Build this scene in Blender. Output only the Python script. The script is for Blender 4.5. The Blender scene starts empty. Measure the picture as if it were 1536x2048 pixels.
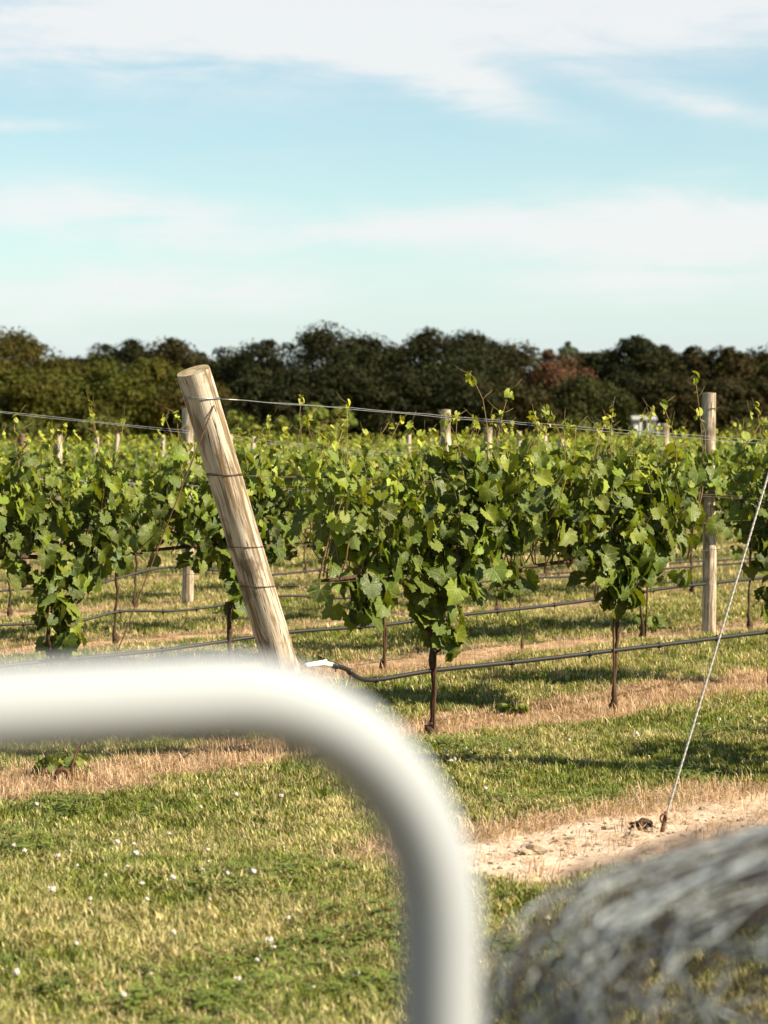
import bpy, math, random
import numpy as np
from mathutils import Vector, Matrix, Euler, noise as mnoise

random.seed(7)
rng = np.random.default_rng(11)
C = bpy.context.scene.collection
SC = bpy.context.scene
rad = math.radians

# ------------------------------------------------------------------ camera
F_PX, HZ, CAM_H = 4835.0, 850.0, 1.6           # focal length and horizon in photo pixels, eye height
PITCH = math.atan((1024 - HZ) / F_PX)
cam_d = bpy.data.cameras.new('camera')
cam = bpy.data.objects.new('camera', cam_d)
C.objects.link(cam)
cam_d.sensor_fit = 'VERTICAL'
cam_d.sensor_height = 36.0
cam_d.lens = F_PX / 2048 * 36.0
cam_d.clip_start = 0.05
cam_d.clip_end = 6000
cam.location = (0, 0, CAM_H)
cam.rotation_euler = (rad(90) - PITCH, 0, 0)
cam_d.dof.use_dof = True
cam_d.dof.focus_distance = 12.2
cam_d.dof.aperture_fstop = 4.8
SC.camera = cam

# ------------------------------------------------------------------ light
SUN_EL, SUN_AZ = rad(39), rad(110)             # azimuth clockwise from +Y: behind the camera, to its right
TO_SUN = Vector((math.sin(SUN_AZ) * math.cos(SUN_EL), math.cos(SUN_AZ) * math.cos(SUN_EL), math.sin(SUN_EL)))
sun_d = bpy.data.lights.new('sun', 'SUN')
sun_d.energy = 5.0
sun_d.angle = rad(0.5)
sun_d.color = (1.0, 0.88, 0.68)
sun = bpy.data.objects.new('sun', sun_d)
C.objects.link(sun)
sun.rotation_euler = TO_SUN.to_track_quat('Z', 'Y').to_euler()
sun.location = (8, -6, 12)

world = bpy.data.worlds.new('World')
SC.world = world
world.use_nodes = True
SC.view_settings.view_transform = 'Standard'
SC.view_settings.look = 'None'
SC.view_settings.gamma = 1.0
SC.view_settings.use_curve_mapping = False
SC.view_settings.exposure = 1.5


def build_world():
    nt = world.node_tree
    N, L = nt.nodes, nt.links
    N.clear()
    out = N.new('ShaderNodeOutputWorld')
    bg = N.new('ShaderNodeBackground')
    bg.inputs['Strength'].default_value = 0.05
    L.new(bg.outputs[0], out.inputs[0])
    sky = N.new('ShaderNodeTexSky')
    sky.sky_type = 'NISHITA'
    sky.sun_disc = False
    sky.sun_elevation = SUN_EL
    sky.sun_rotation = SUN_AZ
    sky.air_density = 1.0
    sky.dust_density = 0.15
    sky.ozone_density = 1.0
    tint = N.new('ShaderNodeMix'); tint.data_type = 'RGBA'; tint.blend_type = 'MULTIPLY'
    tint.inputs[0].default_value = 1.0
    L.new(sky.outputs[0], tint.inputs[6])
    tint.inputs[7].default_value = (0.92, 1.06, 0.99, 1)
    tc = N.new('ShaderNodeTexCoord')
    sep = N.new('ShaderNodeSeparateXYZ')
    L.new(tc.outputs['Generated'], sep.inputs[0])

    def m(op, a, b=None, c=None):
        n = N.new('ShaderNodeMath'); n.operation = op
        for i, v in enumerate((a, b, c)):
            if v is None: continue
            if isinstance(v, (int, float)): n.inputs[i].default_value = v
            else: L.new(v, n.inputs[i])
        return n.outputs[0]
    az = m('ARCTAN2', sep.outputs[0], sep.outputs[1])
    el = m('ARCSINE', sep.outputs[2])
    X = m('MULTIPLY', az, 57.2958)      # degrees
    Y = m('MULTIPLY', el, 57.2958)

    def noise(sx, sy, scale, detail, rough, dist=0.0, off=(0, 0), w=0.0):
        cb = N.new('ShaderNodeCombineXYZ')
        L.new(m('MULTIPLY_ADD', X, sx, off[0]), cb.inputs[0])
        L.new(m('MULTIPLY_ADD', Y, sy, off[1]), cb.inputs[1])
        cb.inputs[2].default_value = w
        t = N.new('ShaderNodeTexNoise')
        t.inputs['Scale'].default_value = scale
        t.inputs['Detail'].default_value = detail
        t.inputs['Roughness'].default_value = rough
        t.inputs['Distortion'].default_value = dist
        L.new(cb.outputs[0], t.inputs['Vector'])
        return t.outputs['Fac']

    def smooth(v, a, b):
        n = N.new('ShaderNodeMapRange'); n.interpolation_type = 'SMOOTHSTEP'
        L.new(v, n.inputs[0])
        n.inputs[1].default_value = a; n.inputs[2].default_value = b
        return n.outputs[0]
    def gauss(cx, cy, wx, wy, tilt=0.0):
        dx = m('SUBTRACT', X, cx)
        dy = m('SUBTRACT', m('SUBTRACT', Y, cy), m('MULTIPLY', dx, tilt))
        q = m('ADD', m('POWER', m('ABSOLUTE', m('DIVIDE', dx, wx)), 2.0), m('POWER', m('ABSOLUTE', m('DIVIDE', dy, wy)), 2.0))
        return m('EXPONENT', m('MULTIPLY', q, -1.0))
    big = noise(0.09, 0.32, 1.0, 6, 0.58, 0.6, (2.3, 5.1))
    fine = noise(0.25, 0.9, 1.0, 7, 0.62, 1.0, (7.7, 1.2))
    wisp = noise(0.10, 1.3, 1.0, 5, 0.6, 0.5, (4.0, 9.0))
    # broad layers of thin cloud by height, broken by noise
    field = m('MULTIPLY', smooth(m('ADD', m('MULTIPLY', big, 0.8), m('MULTIPLY', fine, 0.25)), 0.46, 0.72), 0.55)
    layers = [(-5.5, 9.2, 8.0, 1.4, 0.05, 0.95), (4.5, 9.7, 9.0, 1.1, 0.02, 0.92), (1.9, 7.9, 2.1, 0.55, -0.28, 0.95), (7.0, 7.6, 2.6, 0.35, -0.25, 0.5),
              (-6.6, 4.9, 4.6, 0.75, -0.05, 1.0), (7.2, 4.6, 5.2, 0.95, 0.03, 1.05), (-4.8, 3.2, 3.8, 0.6, -0.03, 0.9), (6.5, 3.3, 3.5, 0.5, 0.02, 0.55), (-8.5, 2.6, 2.5, 0.8, 0, 0.5), (0, 4.6, 4.0, 0.35, 0.08, 0.45), (-8.6, 6.95, 1.5, 0.16, 0.0, 0.6)]
    tot = None
    for cx, cy, wx, wy, tl, amp in layers:
        g = m('MULTIPLY', gauss(cx, cy, wx, wy, tl), amp)
        tot = g if tot is None else m('ADD', tot, g)
    # clear windows and the general field above the frame
    above = smooth(Y, 10.0, 15.0)
    nz = m('ADD', m('ADD', m('MULTIPLY', big, 0.9), m('MULTIPLY', fine, 1.1)), m('MULTIPLY', wisp, 0.8))
    nz = m('SUBTRACT', nz, 1.36)
    dens = m('ADD', m('MULTIPLY', tot, m('MULTIPLY_ADD', nz, 1.7, 0.95)), m('MULTIPLY', nz, 0.35))
    lowmask = m('MULTIPLY_ADD', smooth(dens, -0.05, 1.05), 0.85, 0.15)
    mixm = N.new('ShaderNodeMix'); mixm.data_type = 'FLOAT'
    L.new(above, mixm.inputs[0]); L.new(lowmask, mixm.inputs[2]); L.new(field, mixm.inputs[3])
    band = smooth(Y, -1, 0.5)
    mask = m('MULTIPLY', m('MULTIPLY', mixm.outputs[0], band), 0.9)
    cl = N.new('ShaderNodeMix'); cl.data_type = 'RGBA'
    L.new(mask, cl.inputs[0])
    hz = N.new('ShaderNodeMix'); hz.data_type = 'RGBA'          # pale air low over the horizon
    L.new(m('MULTIPLY', smooth(Y, 5.5, -0.5), 0.9), hz.inputs[0])
    L.new(tint.outputs[2], hz.inputs[6])
    hz.inputs[7].default_value = (4.25, 4.75, 5.75, 1)
    L.new(hz.outputs[2], cl.inputs[6])
    cl.inputs[7].default_value = (6.45, 6.5, 6.5, 1)
    L.new(cl.outputs[2], bg.inputs['Color'])


build_world()

# ------------------------------------------------------------------ helpers
ROW = Vector((0.685, 0.729, 0)).normalized()
NRM = Vector((-ROW.y, ROW.x, 0))
ROWA = math.atan2(ROW.y, ROW.x)
O1 = Vector((0.256, 12.38, 0))                  # foot of the first vine of the front row
SPACING = 2.55


def row_pt(k, s, z=0.0):
    p = O1 + NRM * (SPACING * k) + ROW * s
    return Vector((p.x, p.y, z))


def at(px, py, d):
    """the point at photo pixel px, py and depth d"""
    u, w = (px - 768) / F_PX, (1024 - py) / F_PX
    y = math.cos(PITCH) + w * math.sin(PITCH)
    z = -math.sin(PITCH) + w * math.cos(PITCH)
    return Vector((u / y * d, d, CAM_H + z / y * d))


def on_ground(px, py):
    d = CAM_H * F_PX / (py - HZ)
    p = at(px, py, d); p.z = 0
    return p


def gz_np(x, y):
    p = (x - O1.x) * NRM.x + (y - O1.y) * NRM.y
    h = 0.012 * np.sin(x * 1.9 + y * 0.7) + 0.010 * np.sin(y * 2.3 - x * 1.1 + 1.0) + 0.006 * np.sin(x * 5.1 + y * 4.3)
    fade = np.clip((60 - y) / 20, 0, 1)
    return h * fade


def gz(x, y):
    return float(gz_np(np.float64(x), np.float64(y)))


class MB:
    def __init__(s):
        s.v, s.f, s.mi, s.cur, s.col, s.curcol = [], [], [], 0, [], (1, 1, 1, 1)
    def add(s, vs, fs):
        b = len(s.v)
        s.v.extend([tuple(v) for v in vs])
        s.col.extend([s.curcol] * len(vs))
        s.f.extend([tuple(i + b for i in f) for f in fs])
        s.mi.extend([s.cur] * len(fs))
    def tube(s, pts, r, n=6, cap=True, closed=False):
        pts = [Vector(p) for p in pts]
        k = len(pts)
        rs = r if isinstance(r, (list, tuple)) else [r] * k
        vs, fs = [], []
        up = None
        for i, p in enumerate(pts):
            if closed: t = pts[(i + 1) % k] - pts[i - 1]
            else: t = pts[min(i + 1, k - 1)] - pts[max(i - 1, 0)]
            if t.length < 1e-9: t = Vector((0, 0, 1))
            t.normalize()
            if up is None:
                up = Vector((0, 0, 1)) if abs(t.z) < 0.9 else Vector((1, 0, 0))
            x = up - t * up.dot(t)
            if x.length < 1e-6: x = t.orthogonal()
            x.normalize(); up = x
            y = t.cross(x)
            for j in range(n):
                a = 2 * math.pi * j / n
                vs.append(p + (x * math.cos(a) + y * math.sin(a)) * rs[i])
        m = k if closed else k - 1
        for i in range(m):
            for j in range(n):
                a, b = i * n + j, i * n + (j + 1) % n
                c, d = ((i + 1) % k) * n + (j + 1) % n, ((i + 1) % k) * n + j
                fs.append((a, b, c, d))
        if cap and not closed:
            fs.append(tuple(range(n - 1, -1, -1)))
            fs.append(tuple((k - 1) * n + j for j in range(n)))
        s.add(vs, fs)
    def box(s, c, sz, M=None):
        c = Vector(c); h = Vector(sz) / 2
        vs = [Vector((c.x + i * h.x, c.y + j * h.y, c.z + k * h.z)) for i in (-1, 1) for j in (-1, 1) for k in (-1, 1)]
        if M: vs = [M @ v for v in vs]
        s.add(vs, [(0, 1, 3, 2), (4, 6, 7, 5), (0, 4, 5, 1), (2, 3, 7, 6), (0, 2, 6, 4), (1, 5, 7, 3)])
    def blob(s, c, r, seed=0, amp=0.2, nu=10, nv=7):
        c = Vector(c); r = Vector(r) if not isinstance(r, (int, float)) else Vector((r, r, r))
        vs, fs = [], []
        for i in range(nv + 1):
            th = math.pi * i / nv
            for j in range(nu):
                ph = 2 * math.pi * j / nu
                d = Vector((math.sin(th) * math.cos(ph), math.sin(th) * math.sin(ph), math.cos(th)))
                q = 1 + amp * mnoise.noise(d * 1.7 + Vector((seed * 3.1, seed, 0)))
                vs.append(c + Vector((d.x * r.x, d.y * r.y, d.z * r.z)) * q)
        for i in range(nv):
            for j in range(nu):
                fs.append((i * nu + j, (i + 1) * nu + j, (i + 1) * nu + (j + 1) % nu, i * nu + (j + 1) % nu))
        s.add(vs, fs)
    def mesh(s, name, mats, smooth=True, colattr=False):
        me = bpy.data.meshes.new(name)
        me.from_pydata(s.v, [], s.f)
        for mt in (mats if isinstance(mats, (list, tuple)) else [mats]): me.materials.append(mt)
        me.polygons.foreach_set('material_index', s.mi)
        if smooth: me.polygons.foreach_set('use_smooth', [True] * len(s.f))
        if colattr:
            a = me.color_attributes.new('tint', 'FLOAT_COLOR', 'POINT')
            a.data.foreach_set('color', np.array(s.col, dtype=np.float32).ravel())
        me.update()
        return me
    def build(s, name, mats, parent=None, smooth=True, colattr=False):
        return obj(name, s.mesh(name, mats, smooth, colattr), parent)


def obj(name, me, parent=None):
    o = bpy.data.objects.new(name, me)
    C.objects.link(o)
    if parent: o.parent = parent
    return o


def tag(o, label=None, cat=None, group=None, kind=None):
    if label: o['label'] = label
    if cat: o['category'] = cat
    if group: o['group'] = group
    if kind: o['kind'] = kind
    return o


def empty(name, loc=(0, 0, 0), rz=0.0):
    o = bpy.data.objects.new(name, None)
    o.empty_display_size = 0.1
    C.objects.link(o)
    o.location = loc
    o.rotation_euler = (0, 0, rz)
    return o


def copy_tree(root):
    r = root.copy(); C.objects.link(r)
    for ch in root.children:
        c = ch.copy(); C.objects.link(c); c.parent = r
    return r


def np_mesh(name, verts, faces_flat, loop_tot, mat, tint=None, smooth=False, uv=None):
    """fast mesh from numpy: verts (n,3), faces_flat of all the loops, loop_tot vertices per face"""
    me = bpy.data.meshes.new(name)
    nf = len(faces_flat) // loop_tot
    me.vertices.add(len(verts)); me.vertices.foreach_set('co', np.asarray(verts, np.float32).ravel())
    me.loops.add(len(faces_flat)); me.loops.foreach_set('vertex_index', np.asarray(faces_flat, np.int32))
    me.polygons.add(nf)
    me.polygons.foreach_set('loop_start', np.arange(0, nf * loop_tot, loop_tot, dtype=np.int32))
    me.polygons.foreach_set('loop_total', np.full(nf, loop_tot, np.int32))
    if smooth: me.polygons.foreach_set('use_smooth', np.ones(nf, bool))
    me.materials.append(mat)
    if tint is not None:
        a = me.color_attributes.new('tint', 'FLOAT_COLOR', 'POINT')
        a.data.foreach_set('color', np.asarray(tint, np.float32).ravel())
    if uv is not None:
        u = me.uv_layers.new(name='uv')
        u.data.foreach_set('uv', np.asarray(uv, np.float32)[np.asarray(faces_flat)].ravel())
    me.update(calc_edges=True)
    me.validate()
    return me


# ------------------------------------------------------------------ materials
ALB = 0.84        # overall brightness of the surface colours


class NT:
    def __init__(s, name):
        s.m = bpy.data.materials.new(name); s.m.use_nodes = True
        s.t = s.m.node_tree; s.t.nodes.clear()
        s.out = s.n('ShaderNodeOutputMaterial')
    def n(s, t, **kw):
        x = s.t.nodes.new(t)
        for k, v in kw.items(): setattr(x, k, v)
        return x
    def l(s, a, b): s.t.links.new(a, b)
    def put(s, sock, v):
        if isinstance(v, bpy.types.NodeSocket): s.l(v, sock)
        elif isinstance(v, (tuple, list)) and len(v) == 3 and sock.type == 'RGBA': sock.default_value = (*v, 1)
        else: sock.default_value = v
    def math(s, op, a, b=0.0, c=0.0):
        x = s.n('ShaderNodeMath', operation=op)
        for i, v in enumerate((a, b, c)): s.put(x.inputs[i], v)
        return x.outputs[0]
    def noise(s, vec, scale, detail=4, rough=0.55, dist=0.0):
        x = s.n('ShaderNodeTexNoise')
        if vec is not None: s.l(vec, x.inputs['Vector'])
        x.inputs['Scale'].default_value = scale; x.inputs['Detail'].default_value = detail
        x.inputs['Roughness'].default_value = rough; x.inputs['Distortion'].default_value = dist
        return x.outputs['Fac']
    def scaled(s, vec, sc, loc=(0, 0, 0)):
        x = s.n('ShaderNodeMapping'); s.l(vec, x.inputs[0])
        x.inputs['Scale'].default_value = sc; x.inputs['Location'].default_value = loc
        return x.outputs[0]
    def rng(s, v, a, b, c=0.0, d=1.0, smooth=True):
        x = s.n('ShaderNodeMapRange'); s.l(v, x.inputs[0])
        if smooth: x.interpolation_type = 'SMOOTHSTEP'
        for i, q in enumerate((a, b, c, d)): s.put(x.inputs[1 + i], q)
        return x.outputs[0]
    def mix(s, f, a, b, mode='MIX'):
        x = s.n('ShaderNodeMix', data_type='RGBA', blend_type=mode)
        s.put(x.inputs[0], f); s.put(x.inputs[6], a); s.put(x.inputs[7], b)
        return x.outputs[2]
    def bump(s, h, strength=0.3, dist=0.01):
        x = s.n('ShaderNodeBump'); s.l(h, x.inputs['Height'])
        x.inputs['Strength'].default_value = strength; x.inputs['Distance'].default_value = dist
        return x.outputs[0]
    def bsdf(s, col, rough=0.6, spec=0.5, metal=0.0, normal=None):
        x = s.n('ShaderNodeBsdfPrincipled')
        col = s.mix(1.0, col, (ALB, ALB, ALB), 'MULTIPLY')
        s.put(x.inputs['Base Color'], col); s.put(x.inputs['Roughness'], rough)
        x.inputs['Specular IOR Level'].default_value = spec; x.inputs['Metallic'].default_value = metal
        if normal is not None: s.l(normal, x.inputs['Normal'])
        return x.outputs[0]
    def done(s, sh):
        s.l(sh, s.out.inputs[0]); return s.m


def leaf_material(name, source, transl=0.23, rough=0.46, spec=0.26, uvdetail=True):
    k = NT(name)
    if source == 'object':
        oi = k.n('ShaderNodeObjectInfo'); tint, rnd = oi.outputs['Color'], oi.outputs['Random']
    else:
        a = k.n('ShaderNodeAttribute'); a.attribute_name = 'tint'
        if source == 'instance': a.attribute_type = 'INSTANCER'
        tint = a.outputs['Color']
        g = k.n('ShaderNodeNewGeometry'); rnd = g.outputs['Random Per Island']
    col = tint
    nrm = None
    if uvdetail:
        uv = k.n('ShaderNodeUVMap').outputs[0]
        sp = k.n('ShaderNodeSeparateXYZ'); k.l(uv, sp.inputs[0])
        ang = k.math('ARCTAN2', sp.outputs[0], sp.outputs[1])
        r = k.math('SQRT', k.math('ADD', k.math('MULTIPLY', sp.outputs[0], sp.outputs[0]), k.math('MULTIPLY', sp.outputs[1], sp.outputs[1])))
        # five main veins fan out from the stalk at 0, +-52 and +-105 degrees
        d = k.math('ABSOLUTE', k.math('PINGPONG', ang, rad(26)))
        vein = k.math('MULTIPLY', d, r)
        vm = k.rng(vein, 0.004, 0.03, 1.0, 0.0)
        side = k.n('ShaderNodeTexVoronoi', feature='DISTANCE_TO_EDGE'); k.l(uv, side.inputs['Vector']); side.inputs['Scale'].default_value = 9
        sm = k.rng(side.outputs['Distance'], 0.0, 0.09, 1.0, 0.0)
        nz = k.noise(uv, 5.0, 4)
        hs = k.n('ShaderNodeHueSaturation'); k.l(col, hs.inputs['Color'])
        k.l(k.rng(rnd, 0, 1, 0.75, 1.25, False), hs.inputs['Value'])
        col = hs.outputs[0]
        col = k.mix(k.math('MULTIPLY', k.rng(nz, 0.35, 0.75), 0.35), col, (0.16, 0.17, 0.03))
        pale = k.mix(0.6, col, (0.30, 0.36, 0.12))
        col = k.mix(k.math('MULTIPLY', vm, 0.38), col, pale)
        h = k.math('SUBTRACT', k.math('MULTIPLY', nz, 0.5), k.math('ADD', k.math('MULTIPLY', vm, 0.8), k.math('MULTIPLY', sm, 0.5)))
        nrm = k.bump(h, 0.35, 0.005)
    geo = k.n('ShaderNodeNewGeometry')
    back = k.mix(0.22, col, (0.20, 0.25, 0.09))
    col2 = k.mix(geo.outputs['Backfacing'], col, back)
    rg = k.math('MULTIPLY_ADD', geo.outputs['Backfacing'], 0.3, rough)
    p = k.bsdf(col2, rg, spec, 0, nrm)
    t = k.n('ShaderNodeBsdfTranslucent')
    k.l(k.mix(1.0, col, (1.9 * ALB, 1.7 * ALB, 0.55 * ALB), 'MULTIPLY'), t.inputs[0])
    mx = k.n('ShaderNodeMixShader'); mx.inputs[0].default_value = transl
    k.l(p, mx.inputs[1]); k.l(t.outputs[0], mx.inputs[2])
    return k.done(mx.outputs[0])


def simple(name, col, rough=0.6, spec=0.5, metal=0.0, var=0.25, scale=30.0, dark=0.5, bump=0.2, bd=0.002):
    k = NT(name)
    tc = k.n('ShaderNodeTexCoord').outputs['Object']
    nz = k.noise(tc, scale, 5, 0.6)
    c = k.mix(k.math('MULTIPLY', k.rng(nz, 0.35, 0.75), var * 2), col, tuple(x * dark for x in col))
    return k.done(k.bsdf(c, rough, spec, metal, k.bump(nz, bump, bd)))


def wood_material(name, pale, brown, dark, grain=1.0):
    k = NT(name)
    tc = k.n('ShaderNodeTexCoord').outputs['Object']
    warp = k.noise(k.scaled(tc, (6, 6, 2.2)), 1.0, 3)
    vadd = k.n('ShaderNodeVectorMath', operation='MULTIPLY_ADD')
    cw = k.n('ShaderNodeCombineXYZ'); k.l(warp, cw.inputs[0]); k.l(warp, cw.inputs[1])
    k.l(cw.outputs[0], vadd.inputs[0]); vadd.inputs[1].default_value = (0.035, 0.035, 0); k.l(tc, vadd.inputs[2])
    v = vadd.outputs[0]
    streak = k.noise(k.scaled(v, (38 * grain, 38 * grain, 2.4)), 1.0, 6, 0.62)
    fine = k.noise(k.scaled(v, (140 * grain, 140 * grain, 5)), 1.0, 4, 0.6)
    blot = k.noise(k.scaled(v, (11, 11, 5.5)), 1.0, 5, 0.62)
    crack = k.noise(k.scaled(v, (46, 46, 0.9), (3, 1, 0)), 1.0, 2, 0.4)
    c = k.mix(k.rng(streak, 0.46, 0.62), pale, brown)
    c = k.mix(k.math('MULTIPLY', k.rng(blot, 0.50, 0.64), 0.8), c, tuple(a * 0.62 for a in brown))
    c = k.mix(k.math('MULTIPLY', k.rng(fine, 0.48, 0.72), 0.6), c, tuple(a * 1.25 for a in dark))
    # thin drying cracks where the slow noise crosses its middle value
    cr = k.rng(k.math('ABSOLUTE', k.math('SUBTRACT', crack, 0.5)), 0.0, 0.016, 1.0, 0.0)
    cr = k.math('MULTIPLY', cr, k.rng(k.noise(k.scaled(tc, (9, 9, 3), (7, 3, 1)), 1.0, 2), 0.38, 0.50))
    c = k.mix(k.math('MULTIPLY', cr, 0.9), c, dark)
    h = k.math('SUBTRACT', k.math('MULTIPLY', streak, 0.6), k.math('MULTIPLY', cr, 1.2))
    return k.done(k.bsdf(c, 0.8, 0.25, 0, k.bump(h, 0.6, 0.004)))


M = {}
M['leaf'] = leaf_material('vine_leaf', 'object')
M['foliage'] = leaf_material('vine_foliage', 'attr')
M['far_foliage'] = leaf_material('far_foliage', 'attr', 0.3, 0.5, 0.3, False)
M['tree_leaf'] = leaf_material('tree_leaf', 'attr', 0.10, 0.7, 0.10, False)
M['grass'] = leaf_material('grass_blade', 'instance', 0.16, 0.55, 0.22, False)
M['post'] = wood_material('weathered_post', (0.56, 0.475, 0.37), (0.21, 0.145, 0.08), (0.022, 0.015, 0.010))
M['post_end'] = wood_material('cut_wood', (0.42, 0.34, 0.21), (0.29, 0.215, 0.12), (0.12, 0.08, 0.05), 0.6)
M['old_post'] = wood_material('brown_post', (0.27, 0.17, 0.10), (0.17, 0.10, 0.06), (0.04, 0.03, 0.02))
M['bark'] = simple('vine_bark', (0.085, 0.048, 0.028), 0.9, 0.2, 0, 0.5, 60, 0.35, 0.8, 0.006)
M['cane'] = simple('green_cane', (0.17, 0.15, 0.05), 0.6, 0.4, 0, 0.5, 25, 0.6)
M['tip'] = simple('reddish_shoot', (0.26, 0.17, 0.06), 0.6, 0.4, 0, 0.5, 25, 0.7)
M['wire'] = simple('galvanised_wire', (0.42, 0.41, 0.39), 0.35, 0.5, 0.75, 0.4, 90, 0.55)
M['dark_wire'] = simple('rusty_wire', (0.11, 0.075, 0.05), 0.55, 0.4, 0.5, 0.5, 90, 0.5)
M['rust'] = simple('rusty_rod', (0.14, 0.065, 0.035), 0.8, 0.3, 0.2, 0.5, 40, 0.5)
M['hose'] = simple('black_hose', (0.014, 0.012, 0.011), 0.55, 0.4, 0, 0.3, 50, 0.6)
M['white_plastic'] = simple('white_plastic', (0.8, 0.8, 0.78), 0.4, 0.5, 0, 0.05, 30, 0.8)
M['green_tie'] = simple('green_tie', (0.01, 0.22, 0.14), 0.5, 0.5, 0, 0.2)
M['paint'] = simple('white_paint', (0.305, 0.325, 0.345), 0.6, 0.25, 0, 0.06, 6, 0.85, 0.05)
M['cable'] = simple('steel_cable', (0.29, 0.275, 0.25), 0.5, 0.5, 0.3, 0.3, 120, 0.6)
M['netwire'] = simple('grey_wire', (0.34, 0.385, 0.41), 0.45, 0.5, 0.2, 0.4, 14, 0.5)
M['tie'] = simple('shade_brown_wire', (0.05, 0.04, 0.036), 0.7, 0.3, 0.2, 0.4, 14, 0.5)  # dark brown stands in for the shade inside the wire roll
M['clover'] = simple('clover_head', (0.66, 0.58, 0.50), 0.9, 0.2, 0, 0.4, 300, 0.7)
M['stone'] = simple('pale_clod', (0.42, 0.33, 0.24), 0.95, 0.2, 0, 0.4, 25, 0.6, 0.6, 0.01)
M['shed'] = simple('grey_boards', (0.25, 0.24, 0.24), 0.8, 0.3, 0, 0.3, 3, 0.7)
M['roof'] = simple('grey_roof', (0.33, 0.32, 0.31), 0.7, 0.3, 0, 0.2, 3, 0.7)
M['dark'] = simple('dark_glass', (0.03, 0.03, 0.03), 0.2, 0.5)
M['stick'] = simple('dead_stick', (0.10, 0.085, 0.04), 0.9, 0.2, 0, 0.4, 40, 0.5)


def ground_material():
    k = NT('ground_soil')
    pos = k.n('ShaderNodeNewGeometry').outputs['Position']
    sp = k.n('ShaderNodeSeparateXYZ'); k.l(pos, sp.inputs[0])
    px, py = sp.outputs[0], sp.outputs[1]
    p = k.math('ADD', k.math('MULTIPLY', k.math('SUBTRACT', px, O1.x), NRM.x), k.math('MULTIPLY', k.math('SUBTRACT', py, O1.y), NRM.y))
    wob = k.noise(pos, 2.2, 5, 0.6)
    pw = k.math('ADD', p, k.math('MULTIPLY', k.math('SUBTRACT', wob, 0.5), 0.5))
    # distance from the nearest row line
    first = k.math('MULTIPLY', k.rng(p, -3.5, -3.3), k.rng(p, -1.6, -1.4, 1.0, 0.0))
    dd = k.math('PINGPONG', k.math('ADD', k.math('SUBTRACT', pw, 0.15), SPACING * 40), SPACING / 2 + 1e-6)
    dd = k.math('ADD', k.math('MULTIPLY', dd, k.math('SUBTRACT', 1.0, first)), k.math('MULTIPLY', k.math('ABSOLUTE', k.math('ADD', pw, 2.62)), first))
    dd = k.math('MULTIPLY_ADD', k.rng(py, 13.5, 20), 0.22, dd)
    strip = k.rng(dd, 0.26, k.math('MULTIPLY_ADD', first, 0.22, 0.38), 1.0, 0.0)
    n1 = k.noise(pos, 14, 6, 0.65)
    n2 = k.noise(pos, 90, 4, 0.6)
    n3 = k.noise(pos, 1.1, 4, 0.6)
    soil = k.mix(n2, (0.07, 0.055, 0.025), (0.20, 0.14, 0.065))
    soil = k.mix(k.rng(n3, 0.35, 0.65), soil, (0.12, 0.13, 0.035))
    straw = k.mix(k.rng(n1, 0.35, 0.65), (0.32, 0.20, 0.11), (0.52, 0.355, 0.215))
    sand = k.mix(k.rng(n1, 0.3, 0.72), (0.70, 0.545, 0.43), (0.50, 0.37, 0.265))
    sand = k.mix(k.math('MULTIPLY', k.rng(n2, 0.5, 0.75), 0.5), sand, (0.30, 0.20, 0.125))
    bare = k.mix(first, straw, sand)
    col = k.mix(strip, soil, bare)
    far = k.mix(k.noise(pos, 0.05, 4), (0.16, 0.17, 0.05), (0.30, 0.26, 0.10))
    col = k.mix(k.rng(py, 30, 80), col, far)
    h = k.math('ADD', k.math('MULTIPLY', n1, 0.7), k.math('MULTIPLY', n2, 0.35))
    return k.done(k.bsdf(col, 0.95, 0.15, 0, k.bump(h, 0.8, 0.03)))


# ------------------------------------------------------------------ ground
def build_ground():
    def axis(lo, hi, step, far_lo, far_hi):
        mid = list(np.arange(lo, hi, step))
        a, s, left = lo, step, []
        while a > far_lo:
            s *= 1.35; a -= s; left.append(a)
        b, s, right = mid[-1], step, []
        while b < far_hi:
            s *= 1.35; b += s; right.append(b)
        return np.array(left[::-1] + mid + right)
    xs = axis(-6, 9, 0.12, -2500, 2500)
    ys = axis(4, 32, 0.12, -1500, 4500)
    gx, gy = np.meshgrid(xs, ys)
    v = np.stack([gx.ravel(), gy.ravel(), gz_np(gx, gy).ravel()], 1)
    nx, ny = len(xs), len(ys)
    i, j = np.meshgrid(np.arange(nx - 1), np.arange(ny - 1))
    a = (j * nx + i).ravel()
    f = np.stack([a, a + 1, a + 1 + nx, a + nx], 1).ravel()
    o = obj('ground', np_mesh('ground', v, f, 4, ground_material(), smooth=True))
    tag(o, 'mown vineyard ground with straw strips under the vine rows', None, None, 'structure')


build_ground()

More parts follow.
